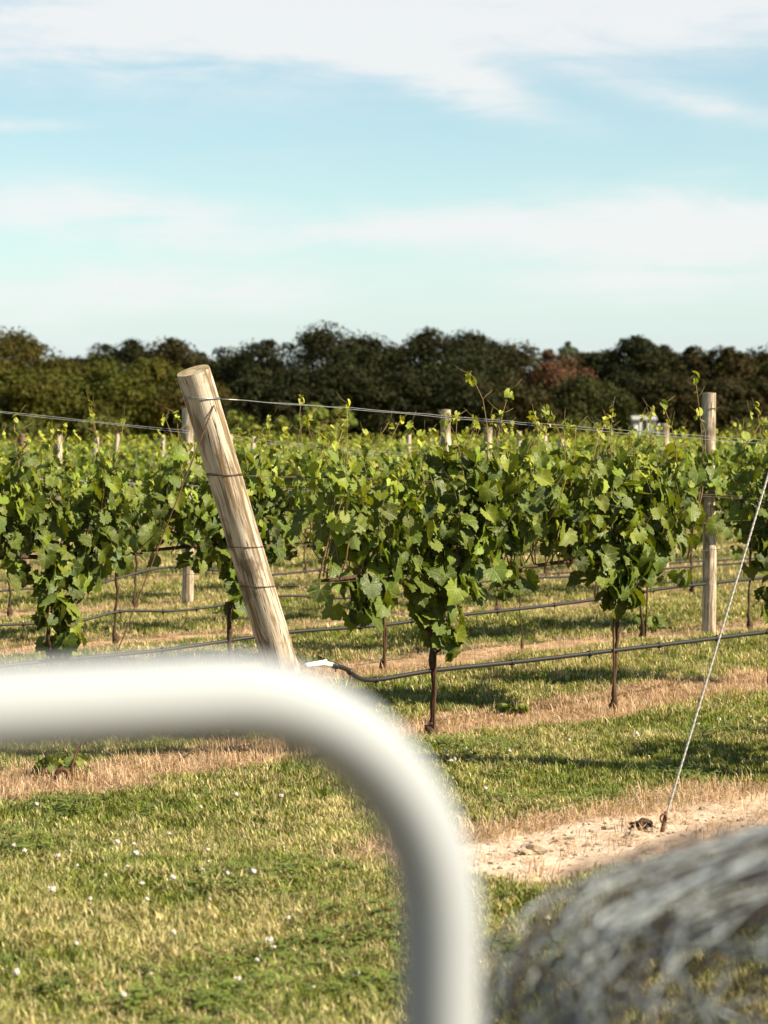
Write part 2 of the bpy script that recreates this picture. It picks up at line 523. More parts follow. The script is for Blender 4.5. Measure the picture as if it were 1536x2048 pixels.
# ------------------------------------------------------------------ leaf shapes
def leaf_shape(seed):
    """a lobed, toothed grape leaf about 1 across; stalk joins at the origin, tip towards +Y, face towards +Z"""
    r = random.Random(seed)
    lob = [(0, 0.68 + r.uniform(-.05, .08), 0.36), (52, 0.60 + r.uniform(-.06, .06), 0.34), (-52, 0.60 + r.uniform(-.06, .06), 0.34),
           (108, 0.50 + r.uniform(-.04, .06), 0.42), (-108, 0.50 + r.uniform(-.04, .06), 0.42)]
    cut = r.uniform(0.10, 0.24)
    n = 26
    fold, cup, droop = r.uniform(0.05, 0.60), r.uniform(-.18, .25), r.uniform(0.05, 0.60)
    side = r.uniform(-.12, .12)
    def radius(deg):
        best = 0
        for c, l, w in lob:
            d = abs(deg - c) / 30.0
            best = max(best, l * (1 - cut * min(1.3, d) ** 1.5))
        return best
    def lift(x, y):
        rr = math.hypot(x, y)
        a = math.degrees(math.atan2(x, y))
        pp = abs(((a + 26) % 52) - 26) / 26.0          # 0 on a main vein
        return fold * abs(x) * 0.9 + cup * rr * rr - droop * max(0, y) ** 2 * 1.2 - 0.10 * rr * (1 - pp) + side * x
    vs = [(0, 0, 0)]
    for i in range(n // 2):                              # inner ring
        a = -158 + 316 * i / (n // 2 - 1)
        q = radius(a) * 0.52
        x, y = q * math.sin(rad(a)), q * math.cos(rad(a))
        vs.append((x, y, lift(x, y)))
    for i in range(n):
        a = -165 + 330 * i / (n - 1)
        q = radius(a) * (1.0 + (0.08 if i % 2 else -0.075)) + r.uniform(-.02, .02)
        x, y = q * math.sin(rad(a)), q * math.cos(rad(a))
        vs.append((x, y, lift(x, y) + r.uniform(-.025, .025)))
    fs = []
    k, o0 = n // 2, 1 + n // 2
    for i in range(k - 1):
        fs.append((0, 1 + i + 1, 1 + i))
        a, b = o0 + 2 * i, 1 + i
        fs += [(b, o0 + 2 * i + 1, o0 + 2 * i), (b, b + 1, o0 + 2 * i + 1), (b + 1, o0 + 2 * i + 2, o0 + 2 * i + 1)]
    fs += [(1 + k - 1, o0 + n - 1, o0 + n - 2)]
    vs = np.array(vs)
    fs = np.array(fs)
    # normals towards +Z
    a, b, c = vs[fs[:, 0]], vs[fs[:, 1]], vs[fs[:, 2]]
    nz = np.cross(b - a, c - a)[:, 2]
    fs[nz < 0] = fs[nz < 0][:, ::-1]
    return vs, fs


LEAVES = [leaf_shape(s) for s in range(12)]
LEAF_MESH = []
for q, (v_, f_) in enumerate(LEAVES):
    LEAF_MESH.append(np_mesh('grape_leaf', v_, f_.ravel(), 3, M['leaf'], smooth=True, uv=v_[:, :2]))


def low_leaf(seed):
    r = random.Random(seed)
    pts = [(0, -.05), (.28, -.28), (.5, .02), (.34, .3), (0, .68), (-.34, .3), (-.5, .02), (-.28, -.28)]
    c = r.uniform(-.1, .3)
    vs = np.array([(0, .1, -.05)] + [(x, y, c * abs(x) - .3 * max(0, y) ** 2) for x, y in pts])
    fs = np.array([(0, 1 + (i + 1) % 8, 1 + i) for i in range(8)])
    a, b, d = vs[fs[:, 0]], vs[fs[:, 1]], vs[fs[:, 2]]
    nz = np.cross(b - a, d - a)[:, 2]
    fs[nz < 0] = fs[nz < 0][:, ::-1]
    return vs, fs


LOW = [low_leaf(s) for s in range(5)]
SUN_L = Matrix.Rotation(-ROWA, 3, 'Z') @ TO_SUN        # towards the sun in row-local axes


def leaf_frame(out, r, tip_bias=None):
    nrm = (out * 0.70 + SUN_L * 0.40 + Vector((0, 0, 0.22)) + Vector((r.gauss(0, .58), r.gauss(0, .45), r.gauss(0, .42)))).normalized()
    t = Vector((r.gauss(0, .45), 0, -0.8)) + out * 0.45 + Vector((0, r.gauss(0, .25), r.gauss(0, .25)))
    t = (t - nrm * t.dot(nrm)).normalized()
    x = t.cross(nrm)
    return Matrix((x, t, nrm)).transposed()


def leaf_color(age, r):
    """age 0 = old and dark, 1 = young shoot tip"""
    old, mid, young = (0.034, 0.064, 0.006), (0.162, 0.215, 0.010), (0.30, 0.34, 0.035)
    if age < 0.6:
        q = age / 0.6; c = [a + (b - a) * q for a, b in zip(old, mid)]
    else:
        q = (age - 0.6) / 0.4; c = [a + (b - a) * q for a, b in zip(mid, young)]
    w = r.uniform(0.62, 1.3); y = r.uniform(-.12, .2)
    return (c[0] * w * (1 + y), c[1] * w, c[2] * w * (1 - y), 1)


def grow(seed, arms=(0.7, 0.7), z0=0.85, top=1.52, n_shoot=17, tall=(), skirt=26, trunk_low=None, lateral=0.8, node=0.050, size=1.0, thick=0.17, petioles=True, scale_n=1.0):
    """returns canes [(points, radii, tip?)], leaves [(matrix, size, color, y)] in row-local axes"""
    r = random.Random(seed)
    canes, leaves = [], []
    def add_leaf(p, out, sz, age, stalk=None):
        R3 = leaf_frame(out, r)
        st = (out * 0.8 + Vector((r.gauss(0, .4), r.gauss(0, .3), r.uniform(-.1, .5)))).normalized() * (sz * r.uniform(0.4, 0.75))
        q = p + st
        leaves.append((q, R3, sz, leaf_color(age, r)))
        if petioles: canes.append(([p, p + st * .55 + Vector((0, 0, .006)), q], [0.0016, 0.0014, 0.0012], 'petiole'))
    shoots = []
    for i in range(n_shoot):
        f = (i + 0.5) / n_shoot
        a = -arms[0] + f * (arms[0] + arms[1]) + r.gauss(0, .025)
        zt = top - .04 + r.gauss(0, .085) - .17 * (abs(a) / max(arms)) ** 2.5
        shoots.append((a, a + r.gauss(0, .07), zt, r.gauss(0, .35), False))
    for i in range(n_shoot // 2):
        a = r.uniform(-arms[0], arms[1])
        shoots.append((a, a + r.gauss(0, .12), top + r.uniform(.10, .27), r.gauss(0, .5), True))
    for (a, a1, zt) in tall: shoots.append((a, a1, zt, r.uniform(-.6, -.1), True))
    for (a, a1, zt, yb, istall) in shoots:
        z = z0 + r.uniform(-.02, .04)
        ln = zt - z
        steps = 7
        ph, amp = r.uniform(0, 6), r.uniform(.02, .05)
        pts, yt = [], thick * yb * 1.6
        zz = [z + ln * i / steps for i in range(steps + 1)]
        for i in range(steps + 1):
            f = i / steps
            bend = (f ** 1.5)
            pts.append(Vector((a + (a1 - a) * bend + amp * math.sin(ph + f * 5), yt * min(1, f * 2) + amp * 0.7 * math.cos(ph * 2 + f * 4), zz[i])))
        if istall or r.random() < 0.22:                # the free end nods over
            pts[-1] += Vector((r.uniform(-.05, .05), r.uniform(-.03, .03), -0.015))
        canes.append((pts, [0.0042 - 0.0028 * i / steps for i in range(steps + 1)], 'tip' if istall else 'cane'))
        nn = max(3, int(ln / node))
        sgn = r.choice((-1, 1))
        for j in range(nn):
            f = (j + 0.5 + r.uniform(-.25, .25)) / nn
            f = min(max(f, 0.0), 1.0)
            ii = min(int(f * steps), steps - 1); ff = f * steps - ii
            p = pts[ii].lerp(pts[ii + 1], ff)
            sgn = -sgn
            free = max(0.0, (p.z - (top - .02)) / 0.2)
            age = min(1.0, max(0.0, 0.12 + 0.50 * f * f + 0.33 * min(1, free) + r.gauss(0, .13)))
            sz = (0.098 - 0.020 * f) * r.uniform(0.62, 1.32) * size
            if istall and free > 0: sz *= max(0.22, 0.55 - 0.3 * free)
            elif f > 0.86: sz *= 0.55
            out = Vector((r.gauss(0, .35), sgn * 1.0, r.uniform(-.1, .35))).normalized()
            if free > 0.15 and r.random() < 0.55: continue
            e_ = abs(a) / max(arms)
            if e_ > .55 and p.z < z0 + .42 * (e_ - .45) and r.random() < .85: continue
            if e_ > .78 and r.random() < .30: continue
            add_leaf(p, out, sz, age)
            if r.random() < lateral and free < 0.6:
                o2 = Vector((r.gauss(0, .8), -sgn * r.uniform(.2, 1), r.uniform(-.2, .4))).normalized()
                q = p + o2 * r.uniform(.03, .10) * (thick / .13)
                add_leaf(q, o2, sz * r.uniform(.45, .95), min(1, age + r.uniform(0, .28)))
        # tuft of small young leaves and tendrils at the end
        e = pts[-1]
        for j in range(3):
            o2 = Vector((r.gauss(0, 1), r.gauss(0, 1), r.uniform(.2, 1))).normalized()
            leaves.append((e + o2 * .012 - Vector((0, 0, .02 * j)), leaf_frame(o2, r), r.uniform(.022, .045) * size, leaf_color(1.0, r)))
        if petioles:
            for j in range(3 if istall else 1):
                b = pts[-1 - min(j, 2)]
                d = Vector((r.gauss(0, 1), r.gauss(0, .6), r.uniform(.1, 1))).normalized()
                L_ = r.uniform(.05, .10)
                canes.append(([b, b + d * L_ * .5, b + d * L_ + Vector((r.gauss(0, .012), 0, .012))], [.0012, .0009, .0007], 'tip'))
    # skirt of old leaves hanging below the cordon
    for j in range(skirt):
        a = max(-arms[0], min(arms[1], r.gauss(0, .34)))
        out = Vector((r.gauss(0, .4), r.choice((-1, -1, 1)), r.uniform(-.5, .1))).normalized()
        p = Vector((a, out.y * r.uniform(.0, .06), z0 + r.uniform(-.13, .05)))
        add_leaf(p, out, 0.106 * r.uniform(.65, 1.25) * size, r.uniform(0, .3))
    if trunk_low is not None:
        for (za, zb, cnt, spread, off) in trunk_low:
            for j in range(cnt):
                f = r.random()
                z = za + (zb - za) * f
                w = spread * (0.35 + 0.65 * (z - min(za, zb)) / abs(zb - za))
                out = Vector((r.gauss(0, .7), r.choice((-1, -1, -.3, 1)), r.uniform(-.4, .2))).normalized()
                p = Vector((off + r.uniform(-w, w), r.uniform(-.09, .06), z))
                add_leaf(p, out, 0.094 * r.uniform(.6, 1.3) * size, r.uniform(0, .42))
    return canes, leaves


def leaves_to_mesh(name, leaves, shapes, mat, uv=True):
    V, F, T, U, b = [], [], [], [], 0
    for (p, R3, sz, col) in leaves:
        v, f = shapes[hash((round(p.x, 4), round(p.z, 4))) % len(shapes)]
        A = np.array(R3) * sz
        V.append(v @ A.T + np.array(p)); F.append(f + b); b += len(v)
        T.append(np.tile(np.array(col), (len(v), 1))); U.append(v[:, :2])
    return np_mesh(name, np.concatenate(V), np.concatenate(F).ravel(), 3, mat, tint=np.concatenate(T), smooth=True, uv=np.concatenate(U) if uv else None)


def trunk_mesh(r, z0, arms, rad0=0.017, lean=0.0, double=False, spur=False):
    m = MB()
    pts, rs = [], []
    n = 12
    ph = r.uniform(0, 6)
    for i in range(n + 1):
        f = i / n
        pts.append((lean * (1 - f) * f * 2 + 0.017 * math.sin(ph + f * 9) + 0.007 * math.sin(ph * 2 + f * 27), 0.012 * math.cos(ph + f * 7), -0.04 + f * (z0 + 0.04)))
        rs.append(rad0 * (1.5 - 0.9 * min(1, f * 5) + 0.18 * math.sin(f * 31 + ph) + 0.25 * f))
    m.tube(pts, rs, 8)
    m.blob((lean * 0 + pts[0][0], 0, 0.03), (rad0 * 1.8, rad0 * 1.8, 0.05), r.randint(0, 99), 0.5)
    for sgn, L_ in ((-1, arms[0]), (1, arms[1])):
        if L_ < 0.05: continue
        ap = [(sgn * L_ * t, 0.012 * math.sin(t * 7 + ph), z0 + 0.03 * math.sin(t * 3) * (1 - t)) for t in (0, .15, .35, .6, .85, 1)]
        m.tube(ap, [0.014, .013, .012, .011, .010, .006], 6)
    if spur:
        m.tube([(0.0, -.01, 0.44), (.06, -.03, .475), (.115, -.05, .505)], [.006, .005, .004], 5)
    return m


VINE_SHOW = 300


def vine(name, k, s, seed, label, group, parts=True, show=VINE_SHOW, arms=(0.7, 0.7), trunk_kw=None, **kw):
    base = row_pt(k, s)
    root = empty(name, (base.x, base.y, gz(base.x, base.y)), ROWA)
    tag(root, label, 'grapevine', group)
    r = random.Random(seed * 17 + 3)
    z0 = kw.get('z0', 0.85)
    trunk_mesh(r, z0, arms, **(trunk_kw or {})).build('trunk', M['bark'], root)
    canes, leaves = grow(seed, arms=arms, **kw)
    pet = MB()
    for pts, rs, kind in canes:
        if kind == 'petiole':
            pet.tube(pts, rs, 3, False)
        else:
            cm = MB(); cm.tube(pts, rs, 5)
            cm.build('cane', M['tip'] if kind == 'tip' else M['cane'], root)
    if pet.v: tag(pet.build('leaf_stalks', M['cane'], root), kind='stuff')
    order = sorted(range(len(leaves)), key=lambda i: -(leaves[i][2] * (1.0 if leaves[i][0].y < 0.04 else 0.55)))
    first, rest = order[:show], order[show:]
    for i in first:
        p, R3, sz, col = leaves[i]
        o = obj('leaf', LEAF_MESH[i % len(LEAF_MESH)], root)
        o.matrix_basis = Matrix.Translation(p) @ (R3 * sz).to_4x4()
        o.color = col
    if rest:
        tag(obj('foliage', leaves_to_mesh('foliage', [leaves[i] for i in rest], LEAVES, M['foliage']), root), kind='stuff')
    return root


# ------------------------------------------------------------------ front row (row 1)
G1, G2 = 'grapevines of the front row', 'grapevines of the second row'
vine('grapevine', 1 - 1, 0.0, 3, 'front-row vine nearest the leaning post, with leaves hanging down its trunk', G1, arms=(0.86, 0.72),
     n_shoot=22, top=1.47, tall=[(0.36, 0.18, 1.885), (0.33, 0.38, 1.81), (-.75, -.78, 1.60), (.60, .72, 1.69), (-.2, -.22, 1.58)], skirt=40, trunk_low=[(0.47, 0.86, 56, 0.17, 0.03), (0.62, 0.9, 34, .16, -.55)],
     trunk_kw=dict(rad0=0.020, lean=-.03, spur=True))
vine('grapevine', 0, 1.5, 9, 'broad leafy vine in the front row between trunk with white knots and pale line post', G1, arms=(0.80, 0.60),
     n_shoot=22, top=1.45, tall=[(0.74, 0.64, 1.917), (0.42, 0.26, 1.74), (-.12, -.2, 1.72), (-.42, -.66, 1.715), (.7, .78, 1.70)], skirt=38, trunk_low=[(0.60, 0.86, 40, 0.15, 0.04)],
     trunk_kw=dict(rad0=0.016, lean=.06))
vine('grapevine', 0, 3.06, 14, 'vine cut by the right picture edge with a green tie on its stem', G1, arms=(0.22, 0.7),
     n_shoot=12, top=1.47, tall=[(-.05, -.08, 1.62)], skirt=20, trunk_low=[(0.30, 0.55, 18, 0.10, -.03), (0.5, 0.86, 34, 0.18, -.02)], trunk_kw=dict(rad0=0.012, lean=-.03))

# second row
sec = [(-.46, 21, 'second-row vine near the photo\'s left edge with dark leaves reaching almost to the ground', dict(trunk_low=[(0.30, .85, 90, .20, .05)], tall=[(.45, .30, 1.75), (-.3, -.28, 1.67), (.0, .02, 1.62)])),
       (0.96, 22, 'second-row vine just left of the leaning end post with a dark stem', dict(trunk_low=[(0.42, .85, 34, .14, .0)], tall=[(-.6, -.62, 1.66), (-.5, -.48, 1.68), (.56, .56, 1.79)])),
       (2.34, 23, 'second-row vine behind the first front vine, thin trunk beside its hanging leaves', dict(tall=[(-.5, -.5, 1.62), (.3, .3, 1.6)])),
       (5.12, 25, 'second-row vine on a thin stem, third trunk left of the tall line post', dict(tall=[(.2, .22, 1.64)])),
       (6.52, 26, 'second-row vine seen through the gap right of the tall line post', dict(tall=[(.1, .1, 1.6)]))]
for s, sd, lb, kw in sec:
    kw.setdefault('trunk_low', [(0.62, .86, 14, .12, 0)])
    vine('grapevine', 1, s, sd, lb, G2, arms=(0.71, 0.48 if s == 5.12 else 0.71), n_shoot=17, top=1.42, skirt=34, trunk_kw=dict(rad0=0.014 if s != 0.96 else .02), **kw)
vine('grapevine', 1, 3.73, 24, 'young second-row vine with sparse low sprouts between two older vines', G2, arms=(0.6, 0.6), n_shoot=12, top=1.43, skirt=12,
     trunk_low=[(0.40, .62, 26, .12, -.2)], trunk_kw=dict(rad0=0.006))

# rows further back: prototypes copied along each row
def proto_vine(seed, n=15):
    root = empty('grapevine')
    r = random.Random(seed)
    trunk_mesh(r, .84, (.7, .7), rad0=.014).build('trunk', M['bark'], root)
    canes, leaves = grow(seed, n_shoot=n, top=1.27, petioles=False, skirt=26, trunk_low=[(.58, .85, 14, .12, 0)], lateral=.55, node=.07)
    cm = MB()
    for pts, rs, kind in canes: cm.tube(pts, [x * 1.2 for x in rs], 4, False)
    tag(cm.build('canes', M['cane'], root), kind='stuff')
    tag(obj('foliage', leaves_to_mesh('foliage', leaves, LEAVES, M['foliage']), root), kind='stuff')
    return root


protos = [proto_vine(s) for s in (41, 42, 43, 44)]
used = [False] * 4
rnk = {2: 'third', 3: 'fourth', 4: 'fifth'}
k_start = {2: (0.86, 8), 3: (1.8, 10), 4: (3.6, 11)}
for k in (2, 3, 4):
    s0, n = k_start[k]
    for i in range(n):
        s = s0 + 1.4 * i
        q = (i * 3 + k) % 4
        if used[q]: o = copy_tree(protos[q])
        else: o = protos[q]; used[q] = True
        b = row_pt(k, s + random.uniform(-.05, .05))
        o.location = (b.x, b.y, gz(b.x, b.y))
        o.rotation_euler = (0, 0, ROWA + (math.pi if random.random() < .0 else 0))
        o.scale = (1, 1, random.uniform(.95, 1.04))
        nth = ['first', 'second', 'third', 'fourth', 'fifth', 'sixth', 'seventh', 'eighth', 'ninth', 'tenth', 'eleventh'][i]
        tag(o, f'blurred vine in the {rnk[k]} row of vines, {nth} in it from the left', 'grapevine', f'grapevines of the {rnk[k]} row')


def far_rows():
    leaves = []
    mats = Matrix.Rotation(ROWA, 3, 'Z')
    for k in range(5, 22):
        span = 5 + 1.32 * k
        s0 = 0.95 * SPACING * k * 0.62
        n = int((9 + 1.7 * k) / 1.4) + 3
        for i in range(n):
            s = s0 + 1.4 * i
            dens = 1.0 if k < 9 else 0.6
            _, lv = grow(900 + k * 50 + i, n_shoot=int(11 * dens), top=1.08, petioles=False, skirt=12, lateral=.4, node=.10, size=1.2 if k < 9 else 1.55)
            b = row_pt(k, s)
            for (p, R3, sz, col) in lv:
                leaves.append((mats @ p + b, mats @ R3, sz, col))
    o = obj('vineyard_foliage', leaves_to_mesh('vineyard_foliage', leaves, LOW, M['far_foliage'], False))
    tag(o, 'blurred green mass of the far vine rows below the trees', None, None, 'stuff')


far_rows()

# vines of the row nearest the camera, just right of the frame: they shade the grass at the right
for i, s in enumerate((-.35, 1.05, 2.45)):
    b = O1 + NRM * (-2.55) + ROW * (s + 1.0)
    o = copy_tree(protos[i])
    o.location = (b.x, b.y, 0)
    o.rotation_euler = (0, 0, ROWA)
    o.scale = (1, 1, 1)
    tag(o, 'vine of the nearest row beyond the right picture edge', 'grapevine', 'grapevines of the nearest row')

# ------------------------------------------------------------------ posts
POST_B = Vector((-0.368, 11.63, 0))
POST_T = Vector((-0.874, 11.09, 1.848))
AX = (POST_T - POST_B); PLEN = AX.length; AX.normalize()


def end_post():
    root = empty('leaning_post', POST_B)
    root.rotation_euler = AX.to_track_quat('Z', 'Y').to_euler()
    tag(root, 'thick weathered wooden end post leaning left with wires stapled round it', 'post')
    Rm = AX.to_track_quat('Z', 'Y').to_matrix()
    r0 = 0.0775
    m = MB()
    n, rings = 40, 40
    vs, fs = [], []
    zs = [-0.25 + (PLEN + 0.25) * i / rings for i in range(rings + 1)]
    zs += [PLEN + 0.0]
    def rr(a, z):
        d = Vector((math.cos(a) * 1.3, math.sin(a) * 1.3, z * 1.1))
        q = 1 + 0.035 * mnoise.noise(d) + 0.012 * mnoise.noise(Vector((math.cos(a) * 9, math.sin(a) * 9, z * 2)))
        return r0 * q * (1.05 - 0.04 * z / PLEN)
    for i in range(rings + 1):
        for j in range(n):
            a = 2 * math.pi * j / n
            q = rr(a, zs[i])
            if i == rings: q *= 0.985
            vs.append((q * math.cos(a), q * math.sin(a), zs[i]))
    for i in range(rings):
        for j in range(n):
            fs.append((i * n + j, i * n + (j + 1) % n, (i + 1) * n + (j + 1) % n, (i + 1) * n + j))
    m.add(vs, fs)
    m.build('shaft', M['post'], root)
    m = MB()
    vs = [(0, 0, PLEN + .004)]
    for q in (0.5, 0.975):
        for j in range(n):
            a = 2 * math.pi * j / n
            w = rr(a, PLEN) * q
            vs.append((w * math.cos(a), w * math.sin(a), PLEN + (.004 if q < .9 else 0.001)))
    fs = [(0, 1 + j, 1 + (j + 1) % n) for j in range(n)] + [(1 + j, 1 + n + j, 1 + n + (j + 1) % n, 1 + (j + 1) % n) for j in range(n)]
    m.add(vs, fs)
    m.build('cut_end', M['post_end'], root)
    # knot on the shaft
    inv = Rm.inverted()
    view = inv @ (Vector((0, 0, CAM_H)) - POST_B).normalized()
    view_a = math.atan2(view.y, view.x)
    right = inv @ Vector((1, 0, 0)); 
    wraps = []
    def z_for(py):
        lo, hi = 0.0, PLEN
        for _ in range(40):
            mid = (lo + hi) / 2
            w = POST_B + AX * mid
            yy = HZ - (w.z - CAM_H) / w.y * F_PX
            if yy > py: lo = mid
            else: hi = mid
        return (lo + hi) / 2
    out = []
    for py, mat in ((798, 'wire'), (950, 'dark_wire'), (1093, 'dark_wire'), (1172, 'dark_wire')):
        z0 = z_for(py)
        mm = MB()
        for t in range(2 if py < 1000 else 1):
            pts = []
            for j in range(36):
                a = 2 * math.pi * j / 36
                x, y = (r0 * 1.045 + .001) * math.cos(a), (r0 * 1.045 + .001) * math.sin(a)
                ez = (Rm @ Vector((x, y, 0))).z
                pts.append((x, y, z0 - ez / AX.z + t * (.004 + .003 * math.sin(a * 3))))
            mm.tube(pts, 0.0021, 5, closed=True)
        lp_ = mm.build('wire_loop', M[mat], root)
        # staple near the dark left edge, as a small bright hoop
        a = view_a - 0.95
        best = None
        for cand in np.linspace(0, 2 * math.pi, 180):
            w = Rm @ Vector((math.cos(cand), math.sin(cand), 0))
            sc_ = abs(w.x + 0.80) + (0 if w.y < 0 else 2)
            if best is None or sc_ < best[0]: best = (sc_, cand)
        a = best[1]
        st = MB(); hoop = []
        cx, cy = math.cos(a), math.sin(a)
        ez = (Rm @ Vector((cx * r0, cy * r0, 0))).z
        for j in range(9):
            t = math.pi * (j / 8) - math.pi / 2
            q = r0 * 1.02 + .009 * math.cos(t)
            hoop.append((cx * q, cy * q, z0 - ez / AX.z + 0.012 * math.sin(t)))
        st.tube(hoop, 0.002, 5)
        st.build('staple', M['wire'], lp_)
        out.append((z0, POST_B + AX * z0))
    return root, out, Rm, r0


post_root, wrap_pts, PR, PR0 = end_post()


def line_post(k, s, top, rad_, label, mat='post', lean=(0, 0), grp='pale posts along the vine rows', name='line_post', px=None):
    b = row_pt(k, s)
    if px is not None: b = px
    m = MB()
    n, rings = 18, 14
    vs, fs = [], []
    sd = s * 3 + k
    for i in range(rings + 1):
        z = -.2 + (top + .2) * i / rings
        for j in range(n):
            a = 2 * math.pi * j / n
            q = rad_ * (1 + .05 * mnoise.noise(Vector((math.cos(a), math.sin(a), z * 1.5 + sd))))
            vs.append((q * math.cos(a) + lean[0] * max(z, 0) + .006 * math.sin(z * 3 + sd), q * math.sin(a) + lean[1] * max(z, 0), z))
    for i in range(rings):
        for j in range(n):
            fs.append((i * n + j, i * n + (j + 1) % n, (i + 1) * n + (j + 1) % n, (i + 1) * n + j))
    m.add(vs, fs)
    root = empty(name, (b.x, b.y, gz(b.x, b.y)))
    tag(root, label, 'post', grp)
    m.build('shaft', M[mat], root)
    c = MB()
    vs = [(lean[0] * top + .006 * math.sin(top * 3 + sd), lean[1] * top, top + .004)]
    for j in range(n):
        v = m.v[rings * n + j]; vs.append((v[0], v[1], v[2] + .001))
    c.add(vs, [(0, 1 + j, 1 + (j + 1) % n) for j in range(n)])
    c.build('cut_end', M['post_end'], root)
    return root, b


tall_post, tpb = line_post(1, 5.97, 1.86, .053, 'tall pale line post right of the broad front vine, rising above the leaves')
st = MB(); st.tube([(-.02, -.056, 1.735), (.0, -.062, 1.74), (.06, -.03, 1.745), (.068, -.03, 1.75)], .003, 5)
st.build('staple', M['dark_wire'], tall_post)
line_post(3, 5.22, 1.74, .052, 'pale post half hidden behind the leaning end post', lean=(.008, 0))
line_post(2, 5.81, 1.71, .041, 'slim pale post standing above the leaves behind the first front vine')
line_post(3, 12.26, 1.62, .052, 'short pale post behind the broad vine, left of the tall post')
line_post(4, 5.40, 1.50, .05, 'brown weathered post behind the vines near the left picture edge', 'old_post')
line_post(4, 12.25, 1.56, .05, 'low pale post just right of the slim post behind the leaves')
line_post(5, 7.9, 1.50, .045, 'thin pale post next to the brown post at left')
line_post(5, 14.4, 1.5, .05, 'pale post among far leaves right of the leaning end post')
FARP = []
for k, s in ((6, 12.9), (6, 19.9), (7, 22.6), (8, 18.2), (9, 17.0), (9, 28.0), (10, 27.5), (11, 23.0), (12, 24)):
    fp = row_pt(k, s); fx = 768 + fp.x / fp.y * F_PX
    if not -30 < fx < 1566: continue
    line_post(k, s, 1.42 + random.uniform(-.05, .06), .05, 'small blurred pale post among the far vine rows', grp='far blurred vineyard posts')
    FARP.append((fx, bpy.context.scene.collection.objects[-1].parent))

FARP.sort(key=lambda q: q[0])
for i, (fx, o) in enumerate(FARP):
    w = 'left of the leaning post' if fx < 350 else 'between leaning post and first front vine' if fx < 850 else 'right of the first front vine'
    n = sum(1 for q in FARP[:i] if (q[0] < 350) == (fx < 350) and (q[0] < 850) == (fx < 850))
    o['label'] = f"small far blurred post {w}, {['first', 'second', 'third', 'fourth', 'fifth', 'sixth', 'seventh', 'eighth'][n]} from the left"

# ------------------------------------------------------------------ trellis wires
def wire(name, pts, r, mat, label, cat='wire', group=None, twin=None, seg=24, sag=0.0):
    m = MB()
    def dense(P):
        o = []
        for a, b in zip(P[:-1], P[1:]):
            for i in range(seg // (len(P) - 1)):
                f = i / (seg // (len(P) - 1))
                o.append(a.lerp(b, f))
        o.append(P[-1]); return o
    P = [Vector(p) for p in pts]
    D = dense(P)
    m.tube([p + Vector((0, 0, .002 * math.sin(i * 1.7) - sag * math.sin(math.pi * i / (len(D) - 1)))) for i, p in enumerate(D)], r, 5)
    if twin:
        m.tube([p + Vector((0, 0, twin[0] + (twin[1] - twin[0]) * i / (len(D) - 1) + .002 * math.sin(i * 2.3))) for i, p in enumerate(D)], r, 5)
    o = m.build(name, M[mat], None)
    return tag(o, label, cat, group)


def r1d(px):   # depth of the front row at a photo column
    u = (px - 768) / F_PX
    s = (u * O1.y - O1.x) / (ROW.x - ROW.y * u)
    return O1.y + ROW.y * s


def rkd(k, px):
    u = (px - 768) / F_PX
    b = row_pt(k, 0)
    s = (u * b.y - b.x) / (ROW.x - ROW.y * u)
    return b.y + ROW.y * s


GW = 'wires of the front row trellis'
def front_wire(pix, r, mat, label, twin=None):
    pts = []
    for i, (px, py) in enumerate(pix):
        d = r1d(px)
        if i == 0:
            w = min(wrap_pts, key=lambda q: abs((HZ - (q[1].z - CAM_H) / q[1].y * F_PX) - py))[1]
            d = w.y + 0.03
        elif i == 1 and px < 700: d = r1d(px) - 0.12
        p = at(px, py, d); p += Vector((0, 0, 0))
        pts.append(p)
    return wire('trellis_wire', pts, r, mat, label, 'wire', GW, twin)


front_wire([(443, 798), (700, 818), (1000, 845), (1270, 868), (1600, 893)], .0017, 'wire', 'highest pale double wire running right from the top of the leaning post', (0.0, 0.022))
front_wire([(488, 952), (700, 957), (1000, 972), (1350, 990), (1600, 1004)], .0018, 'dark_wire', 'second wire from the top on the leaning post, through the upper leaves', (0.0, 0.016))
front_wire([(528, 1092), (700, 1085), (1000, 1070), (1350, 1048), (1600, 1034)], .0014, 'dark_wire', 'third wire down on the leaning post, through the middle of the leaves')
front_wire([(552, 1173), (660, 1165), (1000, 1138), (1360, 1106), (1600, 1085)], .0015, 'dark_wire', 'lowest trellis wire on the leaning post, at the vine arms')
GW2 = 'wires of the second row trellis'
def second_wire(pix, r, mat, label, twin=None):
    return wire('trellis_wire', [at(px, py, rkd(1, px) - .05) for px, py in pix], r, mat, label, 'wire', GW2, twin)
second_wire([(-200, 806), (0, 823), (380, 862), (690, 899), (1000, 916), (1400, 935)], .0013, 'wire', 'pale double wire passing behind the leaning post at the left above the leaves', (0.0, -0.03))
second_wire([(-200, 945), (0, 955), (420, 975), (900, 990), (1400, 1010)], .0014, 'wire', 'pale wire through the upper leaves of the second row', (0.0, .015))
second_wire([(-200, 1075), (0, 1068), (300, 1060), (900, 1045), (1400, 1030)], .0012, 'dark_wire', 'dark wire through the middle leaves of the second row')
second_wire([(-200, 1170), (0, 1160), (500, 1145), (900, 1120), (1400, 1090)], .0012, 'dark_wire', 'thin lowest wire of the second row under its leaves')

